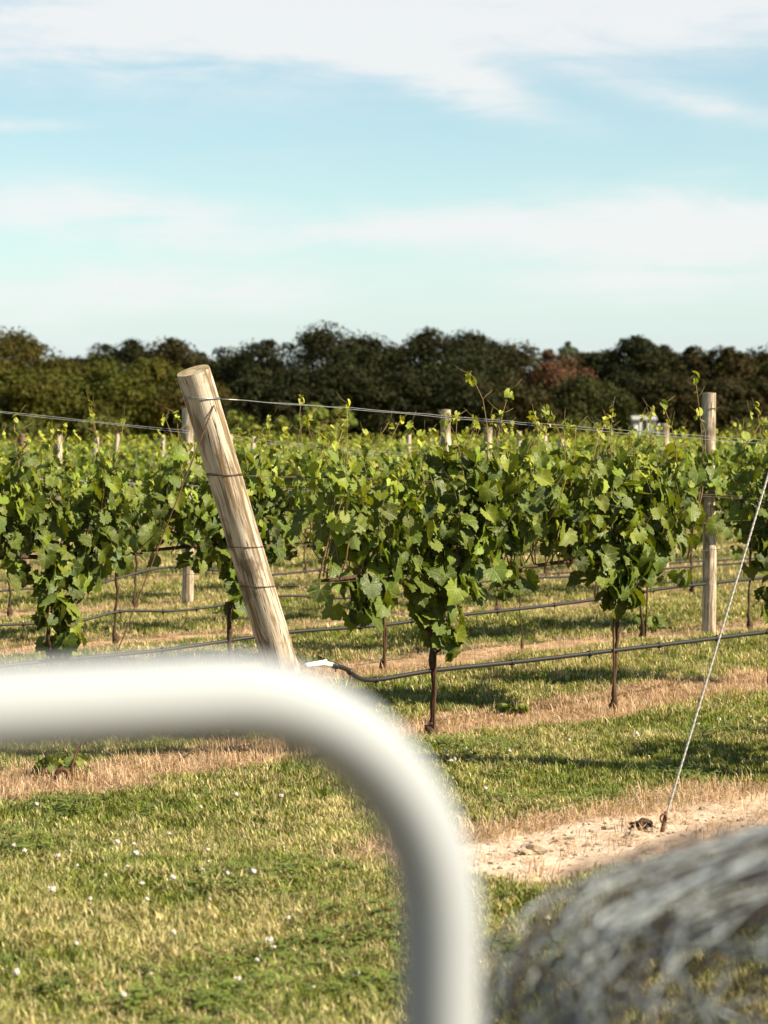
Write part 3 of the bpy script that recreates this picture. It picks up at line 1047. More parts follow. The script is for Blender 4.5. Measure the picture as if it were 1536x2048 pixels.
# ------------------------------------------------------------------ drip hoses
def hose(pts, r, label, seg=7, group='black irrigation hoses along the vine rows', fit=False):
    P = [Vector(p) for p in pts]
    D = []
    for i in range(len(P) - 1):                      # Catmull-Rom through the points
        p0, p1, p2, p3 = P[max(i - 1, 0)], P[i], P[i + 1], P[min(i + 2, len(P) - 1)]
        for j in range(seg):
            t = j / seg
            D.append(0.5 * ((2 * p1) + (p2 - p0) * t + (2 * p0 - 5 * p1 + 4 * p2 - p3) * t * t + (3 * p1 - p0 - 3 * p2 + p3) * t ** 3))
    D.append(P[-1])
    root = empty('drip_hose', D[0])
    m = MB(); m.tube([p - D[0] for p in D], r, 10)
    m.build('tube', M['hose'], root)
    for i in range(3, len(D) - 1, 6):
        a, b = D[i] - D[0], D[i + 1] - D[0]
        d = (b - a).normalized()
        c = MB(); c.tube([a - d * .012, a + d * .012], r * 1.45, 8)
        c.tube([a - Vector((0, 0, r)), a - Vector((0, 0, r * 2.6))], .004, 5)
        c.build('dripper', M['hose'], root)
    tag(root, label, 'hose', group)
    return root, D


r1 = lambda px, py, dy=0.0: at(px, py, r1d(px) + dy)
h1, hd = hose([r1(662, 1330, -.25), r1(690, 1337, -.2), r1(738, 1360, -.05), r1(868, 1341), r1(1050, 1322), r1(1228, 1301), r1(1380, 1283), r1(1500, 1268), r1(1620, 1256)], .0118,
              'black hose of the front row ending in a white fitting beside the leaning post')
hw = MB(); hw.tube([r1(668, 1331, -.24) - hd[0], r1(645, 1326, -.26) - hd[0], r1(612, 1331, -.3) - hd[0]], [.012, .014, .012], 10)
hw.box(tuple(r1(650, 1322, -.27) - hd[0]), (.02, .015, .014))
hw.build('white_fitting', M['white_plastic'], h1)
# the two straps from which the hose hangs
r2 = lambda px, py: at(px, py, rkd(1, px))
hose([r2(-120, 1345), r2(100, 1322), r2(300, 1303), r2(460, 1281), r2(585, 1264), r2(767, 1250), r2(860, 1236), r2(960, 1226), r2(1090, 1212), r2(1220, 1195), r2(1320, 1178), r2(1420, 1167), r2(1600, 1148)], .0115,
     'black hose of the second row passing behind the leaning post')
r3 = lambda px, py: at(px, py, rkd(2, px))
hose([r3(-200, 1262), r3(0, 1250), r3(145, 1244), r3(240, 1223), r3(340, 1222), r3(420, 1214), r3(560, 1192), r3(700, 1196), r3(860, 1180), r3(1000, 1160), r3(1200, 1150), r3(1350, 1136), r3(1600, 1118)], .0095,
     'black hose of the third row crossing the grass at the left')
r4 = lambda px, py: at(px, py, rkd(3, px))
hose([r4(-200, 1205), r4(20, 1180), r4(180, 1170), r4(340, 1134), r4(520, 1150), r4(700, 1138), r4(1000, 1150), r4(1060, 1150), r4(1280, 1135), r4(1360, 1125), r4(1600, 1112)], .010, 'black hose of the fourth row, faint between the trunks')

# ------------------------------------------------------------------ guy wires and anchors
A1 = Vector((-1.444, 10.74, 0))
wrap0 = wrap_pts[0][1]
front = wrap0 + Vector((.055, -.075, -.01))
left = POST_B + AX * (wrap_pts[0][0] - .19) + Vector((-.03, -.085, 0))
wire('guy_wire', [wrap0 - NRM * .083 + Vector((0, 0, -.03)), A1 + Vector((.05, .02, .07))], .0032, 'rust', 'rusty guy wire from the leaning post down to the left', 'guy wire', None, None, 40)
a = empty('ground_anchor', A1)
tag(a, 'rusty looped ground anchor in the straw at the left', 'anchor')
m = MB(); m.tube([(.085, .05, .19), (.05, .02, .08), (.035, .005, -.05)], .006, 6); m.build('rod', M['rust'], a)
m = MB(); m.tube([(.03 + .028 * math.cos(t) - .02, -.005, .032 + .032 * math.sin(t)) for t in np.linspace(-.6, 4.2, 14)], .011, 8); m.build('loop', M['rust'], a)

A0 = on_ground(1318, 1680)
topc = A0 + (Vector((1.604, 10.1, 1.39)) - Vector((A0.x, A0.y, 0))) * 1.42
n = 60
m = MB()
for ph in (0, 2.1, 4.2):
    pts = []
    for i in range(n * 3):
        f = i / (n * 3 - 1)
        p = (A0 + Vector((0.02, 0.02, .05))).lerp(topc, f)
        pts.append(p + Vector((math.cos(f * 190 + ph), math.sin(f * 190 + ph), 0)) * .0027)
    m.tube(pts, .0027, 5)
tag(m.build('guy_cable', M['cable']), 'pale twisted steel cable slanting down to bare soil at right', 'guy wire')
a = empty('ground_anchor', A0)
tag(a, 'brown anchor stub where the pale cable meets the bare soil', 'anchor')
m = MB(); m.tube([(.03, .02, .10), (.015, .01, .03), (-.012, 0, -.05)], [.007, .009, .011], 6); m.build('rod', M['rust'], a)
m = MB(); m.tube([(.018 + .012 * math.cos(t), 0.01, .075 + .016 * math.sin(t)) for t in np.linspace(0, 6.28, 14)], .004, 6, closed=True); m.build('loop', M['rust'], a)
# the post that cable belongs to, beyond the right edge, whose corner shades nothing in view
pb = empty('leaning_post', topc + ROW * .78 - Vector((0, 0, topc.z)))
tag(pb, 'wooden end post holding the pale cable beyond the right picture edge', 'post')
m = MB(); m.tube([(0, 0, -.2), tuple((topc - pb.location) * 1.02 + Vector((.06, .06, 0)))], [.08, .077], 20); m.build('shaft', M['post'], pb)

# stakes beside trunks
def stake(k, s, off, h, r, label, mat='rust', lean=0.0):
    b = row_pt(k, s) + ROW * off - NRM * .02
    m = MB(); m.tube([(0, 0, -.1), (lean * .5, 0, h * .5), (lean, 0, h)], r, 6)
    o = m.build('vine_stake', M[mat]); o.location = (b.x, b.y, 0)
    tag(o, label, 'stake', 'metal rods beside the vine trunks')
stake(0, 0, -.03, .82, .0045, 'thin rod beside the trunk nearest the leaning post', lean=.03)
stake(0, 1.5, -.025, .85, .0055, 'straight dark rod beside the twin trunk under the broad vine')
stake(0, 3.06, -.03, .85, .005, 'rod with a green tie at the right picture edge')
stake(1, 5.12, .02, .9, .007, 'rusty rod in the second row left of the tall post', lean=.04)
stake(1, 2.34, -.02, .85, .006, 'rod by the thin second-row trunk behind the hanging leaves')
gt = MB(); b3 = row_pt(0, 3.06)
gt.tube([(0.0 + .028 * math.cos(t), .02 * math.sin(t) - .02, .36 + .012 * math.sin(2 * t)) for t in np.linspace(0, 6.28, 14)], .007, 6, closed=True)
gt.tube([(0, -.03, .36), (-.02, -.05, .33), (-.025, -.05, .28)], .005, 5)
o = gt.build('plant_tie', M['green_tie']); o.location = (b3.x, b3.y, 0)
tag(o, 'bright green plastic tie round the stem at the right edge', 'plant tie')
# ------------------------------------------------------------------ grass, straw, clover
def tuft_mesh(seed, n, h, spread, flat, w, curl=0.6):
    r = random.Random(seed)
    vs, fs = [], []
    for i in range(n):
        a = r.uniform(0, 6.283); rr = spread * math.sqrt(r.random())
        bx, by = rr * math.cos(a), rr * math.sin(a)
        d = r.uniform(0, 6.283)
        dx, dy = math.cos(d), math.sin(d)
        L_ = h * r.uniform(.5, 1.25)
        lean = r.uniform(.1, .9) * curl if not flat else r.uniform(1.5, 4)
        z1, o1 = L_ * .55, L_ * .55 * lean * .5
        z2, o2 = L_ * (1.0 if not flat else .35) / math.sqrt(1 + lean * lean) + (0 if not flat else .0), L_ * lean / math.sqrt(1 + lean * lean)
        if flat: z1 = r.uniform(.004, .03); z2 = r.uniform(.0, .03); o1 = L_ * .5; o2 = L_
        ww = w * r.uniform(.7, 1.3)
        sx, sy = -dy * ww, dx * ww
        b = len(vs)
        vs += [(bx - sx, by - sy, -.005 if not flat else .004), (bx + sx, by + sy, -.005 if not flat else .004),
               (bx + dx * o1 - sx * .8, by + dy * o1 - sy * .8, z1), (bx + dx * o1 + sx * .8, by + dy * o1 + sy * .8, z1), (bx + dx * o2, by + dy * o2, z2)]
        fs += [(b, b + 1, b + 3), (b, b + 3, b + 2), (b + 2, b + 3, b + 4)]
    return np_mesh('tuft', np.array(vs), np.array(fs).ravel(), 3, M['grass'])


def scatter(name, P, rot, scl, tint, meshes, label, kind='stuff'):
    me = bpy.data.meshes.new(name)
    me.vertices.add(len(P)); me.vertices.foreach_set('co', P.astype(np.float32).ravel())
    a = me.attributes.new('rotz', 'FLOAT', 'POINT'); a.data.foreach_set('value', rot.astype(np.float32))
    a = me.attributes.new('scl', 'FLOAT', 'POINT'); a.data.foreach_set('value', scl.astype(np.float32))
    a = me.attributes.new('pick', 'INT', 'POINT'); a.data.foreach_set('value', rng.integers(0, len(meshes), len(P)).astype(np.int32))
    a = me.attributes.new('tint', 'FLOAT_COLOR', 'POINT'); a.data.foreach_set('color', tint.astype(np.float32).ravel())
    o = obj(name, me)
    me.materials.append(M['grass'])
    col = bpy.data.collections.new(name + '_tufts')
    for i, tm in enumerate(meshes):
        col.objects.link(bpy.data.objects.new(f'{name}_tuft', tm))
    ng = bpy.data.node_groups.new(name, 'GeometryNodeTree')
    ng.interface.new_socket('Geometry', in_out='INPUT', socket_type='NodeSocketGeometry')
    ng.interface.new_socket('Geometry', in_out='OUTPUT', socket_type='NodeSocketGeometry')
    N, L = ng.nodes, ng.links
    gi, go = N.new('NodeGroupInput'), N.new('NodeGroupOutput')
    ci = N.new('GeometryNodeCollectionInfo')
    ci.inputs['Collection'].default_value = col
    ci.inputs['Separate Children'].default_value = True
    ip = N.new('GeometryNodeInstanceOnPoints')
    ip.inputs['Pick Instance'].default_value = True
    def attr(nm, ty):
        x = N.new('GeometryNodeInputNamedAttribute'); x.data_type = ty; x.inputs[0].default_value = nm
        return x.outputs[0]
    L.new(gi.outputs[0], ip.inputs['Points'])
    L.new(ci.outputs[0], ip.inputs['Instance'])
    L.new(attr('pick', 'INT'), ip.inputs['Instance Index'])
    cx = N.new('ShaderNodeCombineXYZ'); L.new(attr('rotz', 'FLOAT'), cx.inputs[2])
    er = N.new('FunctionNodeEulerToRotation'); L.new(cx.outputs[0], er.inputs[0])
    L.new(er.outputs[0], ip.inputs['Rotation'])
    L.new(attr('scl', 'FLOAT'), ip.inputs['Scale'])
    L.new(ip.outputs[0], go.inputs[0])
    md = o.modifiers.new('scatter', 'NODES'); md.node_group = ng
    return tag(o, label, None, None, kind)


def vnoise(x, y, sc, seed=0):
    """cheap smooth value noise"""
    g = np.random.default_rng(seed).random((64, 64))
    u, v = x * sc + 1000, y * sc + 1000
    i, j = np.floor(u).astype(int), np.floor(v).astype(int)
    fu, fv = u - i, v - j
    fu, fv = fu * fu * (3 - 2 * fu), fv * fv * (3 - 2 * fv)
    q = lambda a, b: g[a % 64, b % 64]
    return (q(i, j) * (1 - fu) + q(i + 1, j) * fu) * (1 - fv) + (q(i, j + 1) * (1 - fu) + q(i + 1, j + 1) * fu) * fv


def lawn_points(n_total, d0, d1):
    d = np.sqrt(rng.random(n_total * 1) * (d1 * d1 - d0 * d0) + d0 * d0)
    x = (rng.random(n_total) - .5) * 2 * (0.175 * d + 0.35)
    return x, d


def prow(x, y): return (x - O1.x) * NRM.x + (y - O1.y) * NRM.y
def srow(x, y): return (x - O1.x) * ROW.x + (y - O1.y) * ROW.y


def strip_mask(x, y):
    """1 in the bare strips under the rows"""
    p = prow(x, y) + (vnoise(x, y, 1.8, 5) - .5) * .30 + (vnoise(x, y, 5, 6) - .5) * .14
    q = np.abs((p - .15 + SPACING / 2) % SPACING - SPACING / 2)
    near0 = (p < -1.3)
    q = np.where(near0, np.abs(p + 2.62), q)
    m = np.clip((np.where(near0, .60, .37) - q) / .14, 0, 1) * np.clip(1.1 - (y - 15) / 10, .25, 1)
    s = srow(x, y)
    m = np.where(near0 & (s < -2.55), m * np.clip(1 + (s + 2.55) / .5, 0, 1), m)
    m = np.where(p < -3.5, 0, m)
    return m


def grass():
    xs, ys = [], []
    for n, a, b in ((30000, 5.8, 9.5), (26000, 9.5, 14), (30000, 14, 24), (14000, 24, 40)):
        x, y = lawn_points(n, a, b); xs.append(x); ys.append(y)
    x, y = np.concatenate(xs), np.concatenate(ys)
    sm = strip_mask(x, y)
    keep = rng.random(len(x)) > sm * 1.7
    x, y, sm = x[keep], y[keep], sm[keep]
    z = gz_np(x, y)
    big = vnoise(x, y, 1.3, 1); med = vnoise(x, y, 4.5, 2); fine = vnoise(x, y, 14, 3)
    dry = np.clip((big * .55 + med * .45 - .36) * 2.6, 0, 1) * .8 + rng.random(len(x)) * .4
    dry = np.clip(dry + sm * 1.0, 0, 1)
    # the mown middle of each alley is drier further back
    dry = np.clip(dry + np.clip((y - 15) / 30, 0, .28), 0, 1)[:, None]
    green = np.array([.185, .198, .026]); lush = np.array([.075, .115, .014]); straw = np.array([.56, .46, .24])
    c = green * (1 - fine[:, None]) + lush * fine[:, None]
    rn = rng.random((len(x), 1))
    c = np.where(rn < dry * .75, straw * (.7 + .5 * rng.random((len(x), 1))), c * (.75 + .6 * rng.random((len(x), 1))))
    c = c * (1 - .30 * dry) + np.array([.22, .19, .05]) * (.30 * dry)
    c = c * np.exp(rng.normal(size=(len(x), 1)) * .28)
    tint = np.concatenate([c, np.ones((len(x), 1))], 1)
    scl = (.75 + .55 * rng.random(len(x))) * (.72 + .55 * med) * np.clip(.85 + (y - 12) / 40, .85, 1.5) * (1 - .25 * dry[:, 0])
    meshes = [tuft_mesh(s, 13, .058, .05, False, .0029, 1.3) for s in range(8)]
    scatter('grass', np.stack([x, y, z], 1), rng.random(len(x)) * 6.28, scl, tint, meshes, 'short sunlit lawn grass between the vine rows, part dry')


def straw():
    x, y = [], []
    for n, a, b in ((52000, 6, 16), (26000, 16, 30)):
        q, w = lawn_points(n, a, b); x.append(q); y.append(w)
    x, y = np.concatenate(x), np.concatenate(y)
    sm = strip_mask(x, y)
    p = prow(x, y)
    sandy = (p < -1.8) & (p > -3.3)
    # bare sand keeps only a fringe of straw at its upper edge and some scraps
    pk = np.where(sandy, np.where(p > -2.28, .6, .10), .85)
    keep = (sm > .15) & (rng.random(len(x)) < pk)
    x, y = x[keep], y[keep]
    z = gz_np(x, y)
    c = np.array([.66, .45, .32])[None] * (.55 + .7 * rng.random((len(x), 1)))
    c = np.where(rng.random((len(x), 1)) < .25, np.array([.30, .17, .085])[None] * (.6 + .6 * rng.random((len(x), 1))), c)
    tint = np.concatenate([c, np.ones((len(x), 1))], 1)
    meshes = [tuft_mesh(60 + s, 9, .115 if s % 6 else .07, .07, s % 6 != 0, .0016, 1.3) for s in range(8)]
    scatter('straw', np.stack([x, y, z], 1), rng.random(len(x)) * 6.28, .6 + .6 * rng.random(len(x)), tint, meshes, 'dead tan straw lying in the strips under the vine rows')


def clover_leaves():
    x, y = lawn_points(9000, 5.8, 13)
    keep = (vnoise(x, y, 2.2, 21) + .35 * vnoise(x, y, 7, 22) > .82 + .18 * rng.random(len(x))) & (strip_mask(x, y) < .1)
    x, y = x[keep], y[keep]
    def patch(seed):
        r = random.Random(seed); vs, fs = [], []
        for i in range(5):
            a, q = r.uniform(0, 6.28), .05 * math.sqrt(r.random())
            c = Vector((q * math.cos(a), q * math.sin(a), r.uniform(.025, .05)))
            for j in range(3):
                t = a + j * 2.09; d = Vector((math.cos(t), math.sin(t), r.uniform(-.3, .4))); n = Vector((-d.y, d.x, 0))
                w = r.uniform(.008, .013); b = len(vs)
                vs += [tuple(c), tuple(c + d * w * .8 + n * w * .6), tuple(c + d * w * 1.5), tuple(c + d * w * .8 - n * w * .6)]
                fs += [(b, b + 1, b + 2), (b, b + 2, b + 3)]
        return np_mesh('clover_patch', np.array(vs), np.array(fs).ravel(), 3, M['grass'])
    c = np.array([.090, .128, .012])[None] * (.6 + .9 * rng.random((len(x), 1)))
    scatter('clover_leaves', np.stack([x, y, gz_np(x, y)], 1), rng.random(len(x)) * 6.28, .7 + .7 * rng.random(len(x)), np.concatenate([c, np.ones((len(x), 1))], 1),
            [patch(s) for s in range(4)], 'dark green clover leaves growing in patches in the lawn')


def soil_crumbs():
    r = random.Random(8); m = MB()
    for i in range(420):
        sv = r.uniform(-2.3, 1.6); pv = -2.62 + r.gauss(0, .26)
        b = O1 + NRM * pv + ROW * (sv - 1.0)
        q = r.uniform(.004, .013) * (1.8 if r.random() < .06 else 1)
        m.blob((b.x, b.y, gz(b.x, b.y) + q * .25), (q, q * r.uniform(.6, 1), q * .6), i, .8, 6, 4)
    tag(m.build('soil_crumbs', M['stone'], None, False), 'crumbs of dry soil strewn over the bare sand strip', None, None, 'stuff')


grass()
straw()
clover_leaves()
soil_crumbs()


def clover():
    m = MB()
    m.cur = 0
    m.tube([(0, 0, -.01), (.004, .002, .03), (.003, .004, .058)], .0012, 4)
    m.cur = 1
    r = random.Random(3)
    m.blob((.003, .004, .064), (.010, .010, .009), 3, .3, 8, 6)
    for i in range(26):
        a, t = r.uniform(0, 6.28), r.uniform(.1, 1.9)
        d = Vector((math.sin(t) * math.cos(a), math.sin(t) * math.sin(a), math.cos(t)))
        c = Vector((.003, .004, .064))
        s1 = d.orthogonal().normalized() * .0028
        m.add([c + d * .007 - s1, c + d * .007 + s1, c + d * .0155], [(0, 1, 2)])
    me = m.mesh('clover_flower', [M['cane'], M['clover']])
    spots = [(115, 1716), (160, 1730), (228, 1690), (240, 1688), (262, 1722), (255, 1738), (265, 1680), (287, 1752), (288, 1776), (210, 1758), (138, 1695), (336, 1652), (405, 1725), (400, 1750),
             (450, 1762), (505, 1770), (292, 1805), (176, 1800), (100, 1808), (415, 1800), (357, 1772), (465, 1598), (393, 1612), (560, 1590), (380, 1785), (28, 1970), (520, 1905), (535, 1885), (548, 1890),
             (512, 1920), (725, 1945), (470, 1970), (630, 1972), (695, 1950), (300, 1952), (20, 1690), (55, 1702), (420, 1700), (60, 1610), (1005, 1415), (1045, 1420), (888, 1515), (905, 1526), (908, 1530),
             (950, 1522), (1024, 1507), (1140, 1508), (1398, 1440), (1440, 1440), (1275, 1475), (980, 1585), (1137, 1480), (940, 1504), (1500, 1430), (1270, 1797), (1090, 1840), (580, 1835), (350, 1880), (150, 1905), (240, 2010)]
    for i, (px, py) in enumerate(spots):
        b = on_ground(px, py + 20)
        o = obj('clover_flower', me)
        o.location = (b.x, b.y, gz(b.x, b.y))
        q = random.uniform(.6, 1.1)
        o.scale = (q, q, q * random.uniform(.7, 1.0)); o.rotation_euler = (random.gauss(0, .2), random.gauss(0, .2), random.uniform(0, 6))
        tag(o, 'small round white clover flower standing in the lawn grass', 'clover flower', 'white clover flowers in the lawn')


clover()


def weed(px, py, label, n, spread, size, seed, hi=.12):
    r = random.Random(seed)
    b = on_ground(px, py)
    root = empty('weed_plant', (b.x, b.y, gz(b.x, b.y)))
    tag(root, label, 'weed', 'low green weeds')
    m = MB()
    for i in range(n):
        a = r.uniform(0, 6.28); q = spread * math.sqrt(r.random())
        p = Vector((q * math.cos(a) * 1.3, q * math.sin(a) * .8, r.uniform(.02, hi)))
        m.tube([(0, 0, 0), tuple(p * .6), tuple(p)], .0015, 3, False)
        o = obj('leaf', LEAF_MESH[i % 12], root)
        out = Vector((math.cos(a), math.sin(a), .6)).normalized()
        o.matrix_basis = Matrix.Translation(p) @ (leaf_frame(out, r) * size * r.uniform(.6, 1.2)).to_4x4()
        o.color = leaf_color(r.uniform(.05, .5), r)
    m.build('stems', M['cane'], root)['kind'] = 'stuff'


weed(122, 1556, 'dark green weed in the straw behind the anchor loop', 60, .10, .045, 5, .10)
weed(1300, 1262, 'small sprout beside the rusty rod of the second row', 14, .06, .09, 6, .16)
weed(1010, 1428, 'low broad-leaved weed in the grass behind the front straw strip', 40, .10, .04, 8, .06)
weed(640, 1335, 'weed patch near the white hose fitting', 26, .12, .045, 9, .07)

# stick, clods
m = MB(); m.tube([(-.05, 0, .01), (0, .02, .035), (.06, .03, .085)], [.006, .005, .003], 6)
o = m.build('dead_stick', M['stick']); b = on_ground(372, 1530); o.location = (b.x, b.y, 0)
tag(o, 'short dead stick poking out of the straw', 'stick')
for i, (px, py, sz, lb) in enumerate([(1062, 1722, .045, 'pale clod of soil with dark sides on the bare sand'), (1285, 1672, .05, 'dark broken clod beside the anchor stub'), (1262, 1690, .03, 'small clod in front of the dark broken clod'),
                                      (1215, 1672, .022, 'small crumb of soil left of the broken clods'), (1140, 1690, .02, 'crumb of soil in the middle of the bare sand'), (835, 1478, .04, 'brown clod at the foot of the first front vine')]):
    m = MB(); m.blob((0, 0, sz * .25), (sz, sz * .8, sz * .55), i + 3, .9, 14, 10)
    o = m.build('soil_clod', M['stone'] if i != 1 and i != 5 else M['bark'], None, False); b = on_ground(px, py); o.location = (b.x, b.y, gz(b.x, b.y) - .005)
    tag(o, lb, 'soil clod', 'soil clods')

# ------------------------------------------------------------------ trees
def crown_mesh(seed, W, H, lobes, cards, size, open_=0.0):
    r = np.random.default_rng(seed)
    P, Nn, T = [], [], []
    for i in range(lobes):
        # lobe centres over a dome
        a = r.random() * 6.283
        zf = r.random() ** 0.8
        rad_ = W * .5 * math.sqrt(max(0.03, 1 - (zf ** 2.2))) * (0.5 + .5 * r.random())
        if zf > .85: rad_ *= .7
        c = np.array([rad_ * math.cos(a), rad_ * math.sin(a), H * (.08 + .80 * zf)])
        lr = W * (.10 + .14 * r.random())
        if i >= lobes - 7:                               # small sprigs that break the skyline
            a = r.random() * 6.283; rad_ = W * .42 * r.random()
            c = np.array([rad_ * math.cos(a), rad_ * math.sin(a), H * (.93 - .42 * (rad_ / (W * .5)) ** 2 + .05 * r.random())]); lr = W * (.035 + .05 * r.random())
        k = int(cards * (.6 + .8 * r.random()) * (.3 if lr < W * .09 else 1))
        d = r.normal(size=(k, 3)); d /= np.linalg.norm(d, axis=1)[:, None]
        d[:, 2] = np.where(r.random(k) < .55, np.abs(d[:, 2]), d[:, 2])
        q = lr * (.65 + .45 * r.random(k))[:, None]
        p = c + d * q * np.array([1.0, 1.0, .8])
        tone = .85 + .3 * r.random()
        P.append(p); Nn.append(d + r.normal(size=(k, 3)) * .42)
        t = (tone * (.7 + .6 * r.random(k)))[:, None] * np.ones((1, 3))
        t[:, 0] *= (.85 + .35 * r.random())
        T.append(t)
    P, Nn, T = np.concatenate(P), np.concatenate(Nn), np.concatenate(T)
    keep = P[:, 2] > .1
    P, Nn, T = P[keep], Nn[keep], T[keep]
    Nn /= np.linalg.norm(Nn, axis=1)[:, None]
    t = np.cross(Nn, r.normal(size=Nn.shape)); t /= np.linalg.norm(t, axis=1)[:, None]
    b = np.cross(Nn, t)
    s = (size * (.6 + .8 * r.random(len(P))))[:, None]
    V = np.stack([P - t * s, P - b * s * .55, P + t * s, P + b * s * .55], 1).reshape(-1, 3)
    F = np.arange(len(V))
    tint = np.repeat(np.concatenate([T, np.ones((len(T), 1))], 1), 4, axis=0)
    return V, F, tint


CROWNS = {}
def tree(px, top, d, W, label, base, variant, bare=False, group='trees of the dark wood behind the vineyard', cards=300, lobes=42, name='tree'):
    H = CAM_H + (HZ - top) / F_PX * d
    x = (px - 768) / F_PX * d
    root = empty(name, (x, d, 0))
    root.rotation_euler = (0, 0, random.uniform(0, 6.28))
    tag(root, label, 'tree' if name == 'tree' else 'bush', group)
    r = random.Random(variant * 7 + int(px))
    V, F, T = crown_mesh(variant * 31 + int(px) + 500, W * (1.35 if name == 'tree' else 1), H * 1.02, lobes, cards, .17 if name == 'tree' else .13)
    T = T.copy(); T[:, :3] *= np.array(base)
    obj('crown', np_mesh('crown', V, F, 4, M['tree_leaf'], tint=T), root)
    m = MB()
    m.tube([(0, 0, -.2), (.1, 0, H * .3), (.0, .1, H * .75)], [H * .028, H * .02, H * .006], 8)
    for i in range(6):
        a = r.uniform(0, 6.28); z = H * r.uniform(.2, .55)
        L_ = W * r.uniform(.25, .42)
        m.tube([(0, 0, z), (L_ * .5 * math.cos(a), L_ * .5 * math.sin(a), z + L_ * .35), (L_ * math.cos(a), L_ * math.sin(a), z + L_ * .6)], [H * .011, H * .007, H * .003], 5)
    m.build('trunk', M['bark'], root)
    return root


OL, DK, BR, RD = (.040, .033, .003), (.0135, .0150, .0024), (.024, .0195, .003), (.075, .038, .019)
TREES = [(-60, 650, 215, 11, 'olive tree at the far left edge of the wood', OL), (40, 672, 225, 9, 'tall olive-green tree at the left, second from the edge', OL), (120, 722, 230, 7, 'low olive crown in the dip left of the leaning post', OL),
         (165, 712, 260, 6, 'small dark crown at the bottom of the left dip in the skyline', DK), (213, 692, 250, 6, 'rounded dark crown rising right of the left dip', DK), (268, 684, 245, 6.5, 'bumpy dark crown left of the leaning post top', DK),
         (345, 688, 240, 7.5, 'broad dark crown straight above the leaning post', BR), (405, 712, 260, 6, 'small crown in the notch right above the post', DK), (455, 704, 235, 7, 'dark crown just right of the leaning post top', DK),
         (540, 686, 230, 8, 'dark brown-green crown between post and tallest wood', DK), (645, 667, 222, 8.5, 'tall dark crown with bumpy top above the front wires', DK), (730, 676, 228, 8, 'flat-topped dark crown left of centre notch', DK),
         (795, 692, 245, 6, 'crown at the shallow notch in the middle of the skyline', BR), (870, 668, 218, 8.5, 'tall near-black tree above the first front vine', DK), (945, 674, 225, 8, 'dark broad tree right of the tallest black one', DK),
         (1030, 688, 235, 7.5, 'brownish flat crown left of the reddish tree', BR), (1095, 704, 228, 6.5, 'thin reddish-brown tree with bare patches', RD), (1135, 686, 330, 5, 'pale distant tree poking above the skyline', (.07, .09, .05)),
         (1165, 712, 240, 6, 'low brown crown in the dip right of the pale tree', BR), (1212, 706, 236, 6, 'dark crown left of the dome-topped tree', DK), (1272, 676, 224, 6.5, 'dome-topped dark tree standing above its neighbours', DK),
         (1325, 690, 238, 6.5, 'dark shoulder crown right of the dome-topped tree', DK), (1385, 700, 228, 6.5, 'brown crown behind the tall line post', BR), (1452, 700, 226, 6.5, 'round brown crown near the right edge', BR), (1520, 708, 232, 7, 'brown crown at the right picture edge', BR), (1600, 700, 225, 8, 'brown crown just past the right edge', BR)]
for i, (px, top, d, W, lb, base) in enumerate(TREES):
    tree(px, top, d, W, lb, base, i)
# second line of lower crowns in front, lighter at the left
FRONTT = [(20, 740, 195, 8, 'mid green bushy tree low at the left edge', (.050, .050, .005)), (110, 760, 198, 7, 'mid green bush below the left skyline dip', (.050, .050, .005)), (215, 735, 200, 8, 'bright olive tree behind the tall vine shoot', (.058, .060, .006)), (300, 725, 202, 7.5, 'bright olive tree left of the post', (.050, .050, .005)),
          (390, 770, 200, 7, 'green bushy tree behind the leaning post', OL), (500, 765, 200, 7, 'dark low tree right of the post', DK), (600, 750, 200, 7, 'dark low tree behind the upper wire', DK), (700, 745, 200, 7.5, 'dark low tree below the flat-topped crown', DK), (800, 755, 200, 7, 'dark low tree under the central notch', DK),
          (900, 745, 200, 7.5, 'dark low tree behind the tall vine shoots', DK), (1000, 765, 202, 7, 'brown low tree left of the reddish one', BR), (1170, 770, 205, 7, 'dark green low tree left of the grey shed', (.024, .026, .004)), (1250, 755, 215, 6.5, 'dark low tree above the grey shed', DK), (1345, 760, 210, 7, 'brown wide low tree between shed and tall post', BR), (1440, 765, 212, 7, 'brown low tree right of the tall post', BR), (1530, 770, 212, 7, 'brown low tree at the right edge', BR)]
for i, (px, top, d, W, lb, base) in enumerate(FRONTT):
    tree(px, top, d, W, lb, base, 40 + i)
for i, (px, top, d, W, lb) in enumerate([(470, 826, 120, 2.6, 'light green bush right of the post below the dark wood'), (625, 808, 118, 2.4, 'light green bush under the upper wires'), (685, 812, 122, 2.2, 'light green bush beside the bush under the wires'), (560, 838, 125, 2.2, 'low light green bush between the other bushes'),
                                         (60, 838, 130, 3.5, 'low olive bush at the left behind the brown post'), (200, 838, 135, 3.5, 'low olive bush behind the left vines'), (1150, 838, 140, 3, 'low dark bush left of the shed'), (1500, 845, 150, 5, 'low green hedge bush at the right edge')]):
    tree(px, top, d, W, lb, (.12, .14, .022) if i < 4 else (.075, .08, .016), 70 + i, group='bushes at the foot of the wood', cards=60, lobes=22, name='bush')


def forest_mass():
    V, F, T, b = [], [], [], 0
    r = np.random.default_rng(5)
    for i in range(46):
        v, f, t = crown_mesh(300 + i, 12, 9.5 * (.75 + .2 * r.random()), 30, 60, .55)
        v = v + np.array([-75 + i * 3.4, 285 + r.random() * 20, 0])
        t = t.copy(); t[:, :3] *= np.array(DK)
        V.append(v); F.append(f + b); T.append(t); b += len(v)
    o = obj('forest', np_mesh('forest', np.concatenate(V), np.concatenate(F), 4, M['tree_leaf'], tint=np.concatenate(T)))
    tag(o, 'dark depth of the wood behind the front trees', None, None, 'stuff')


forest_mass()

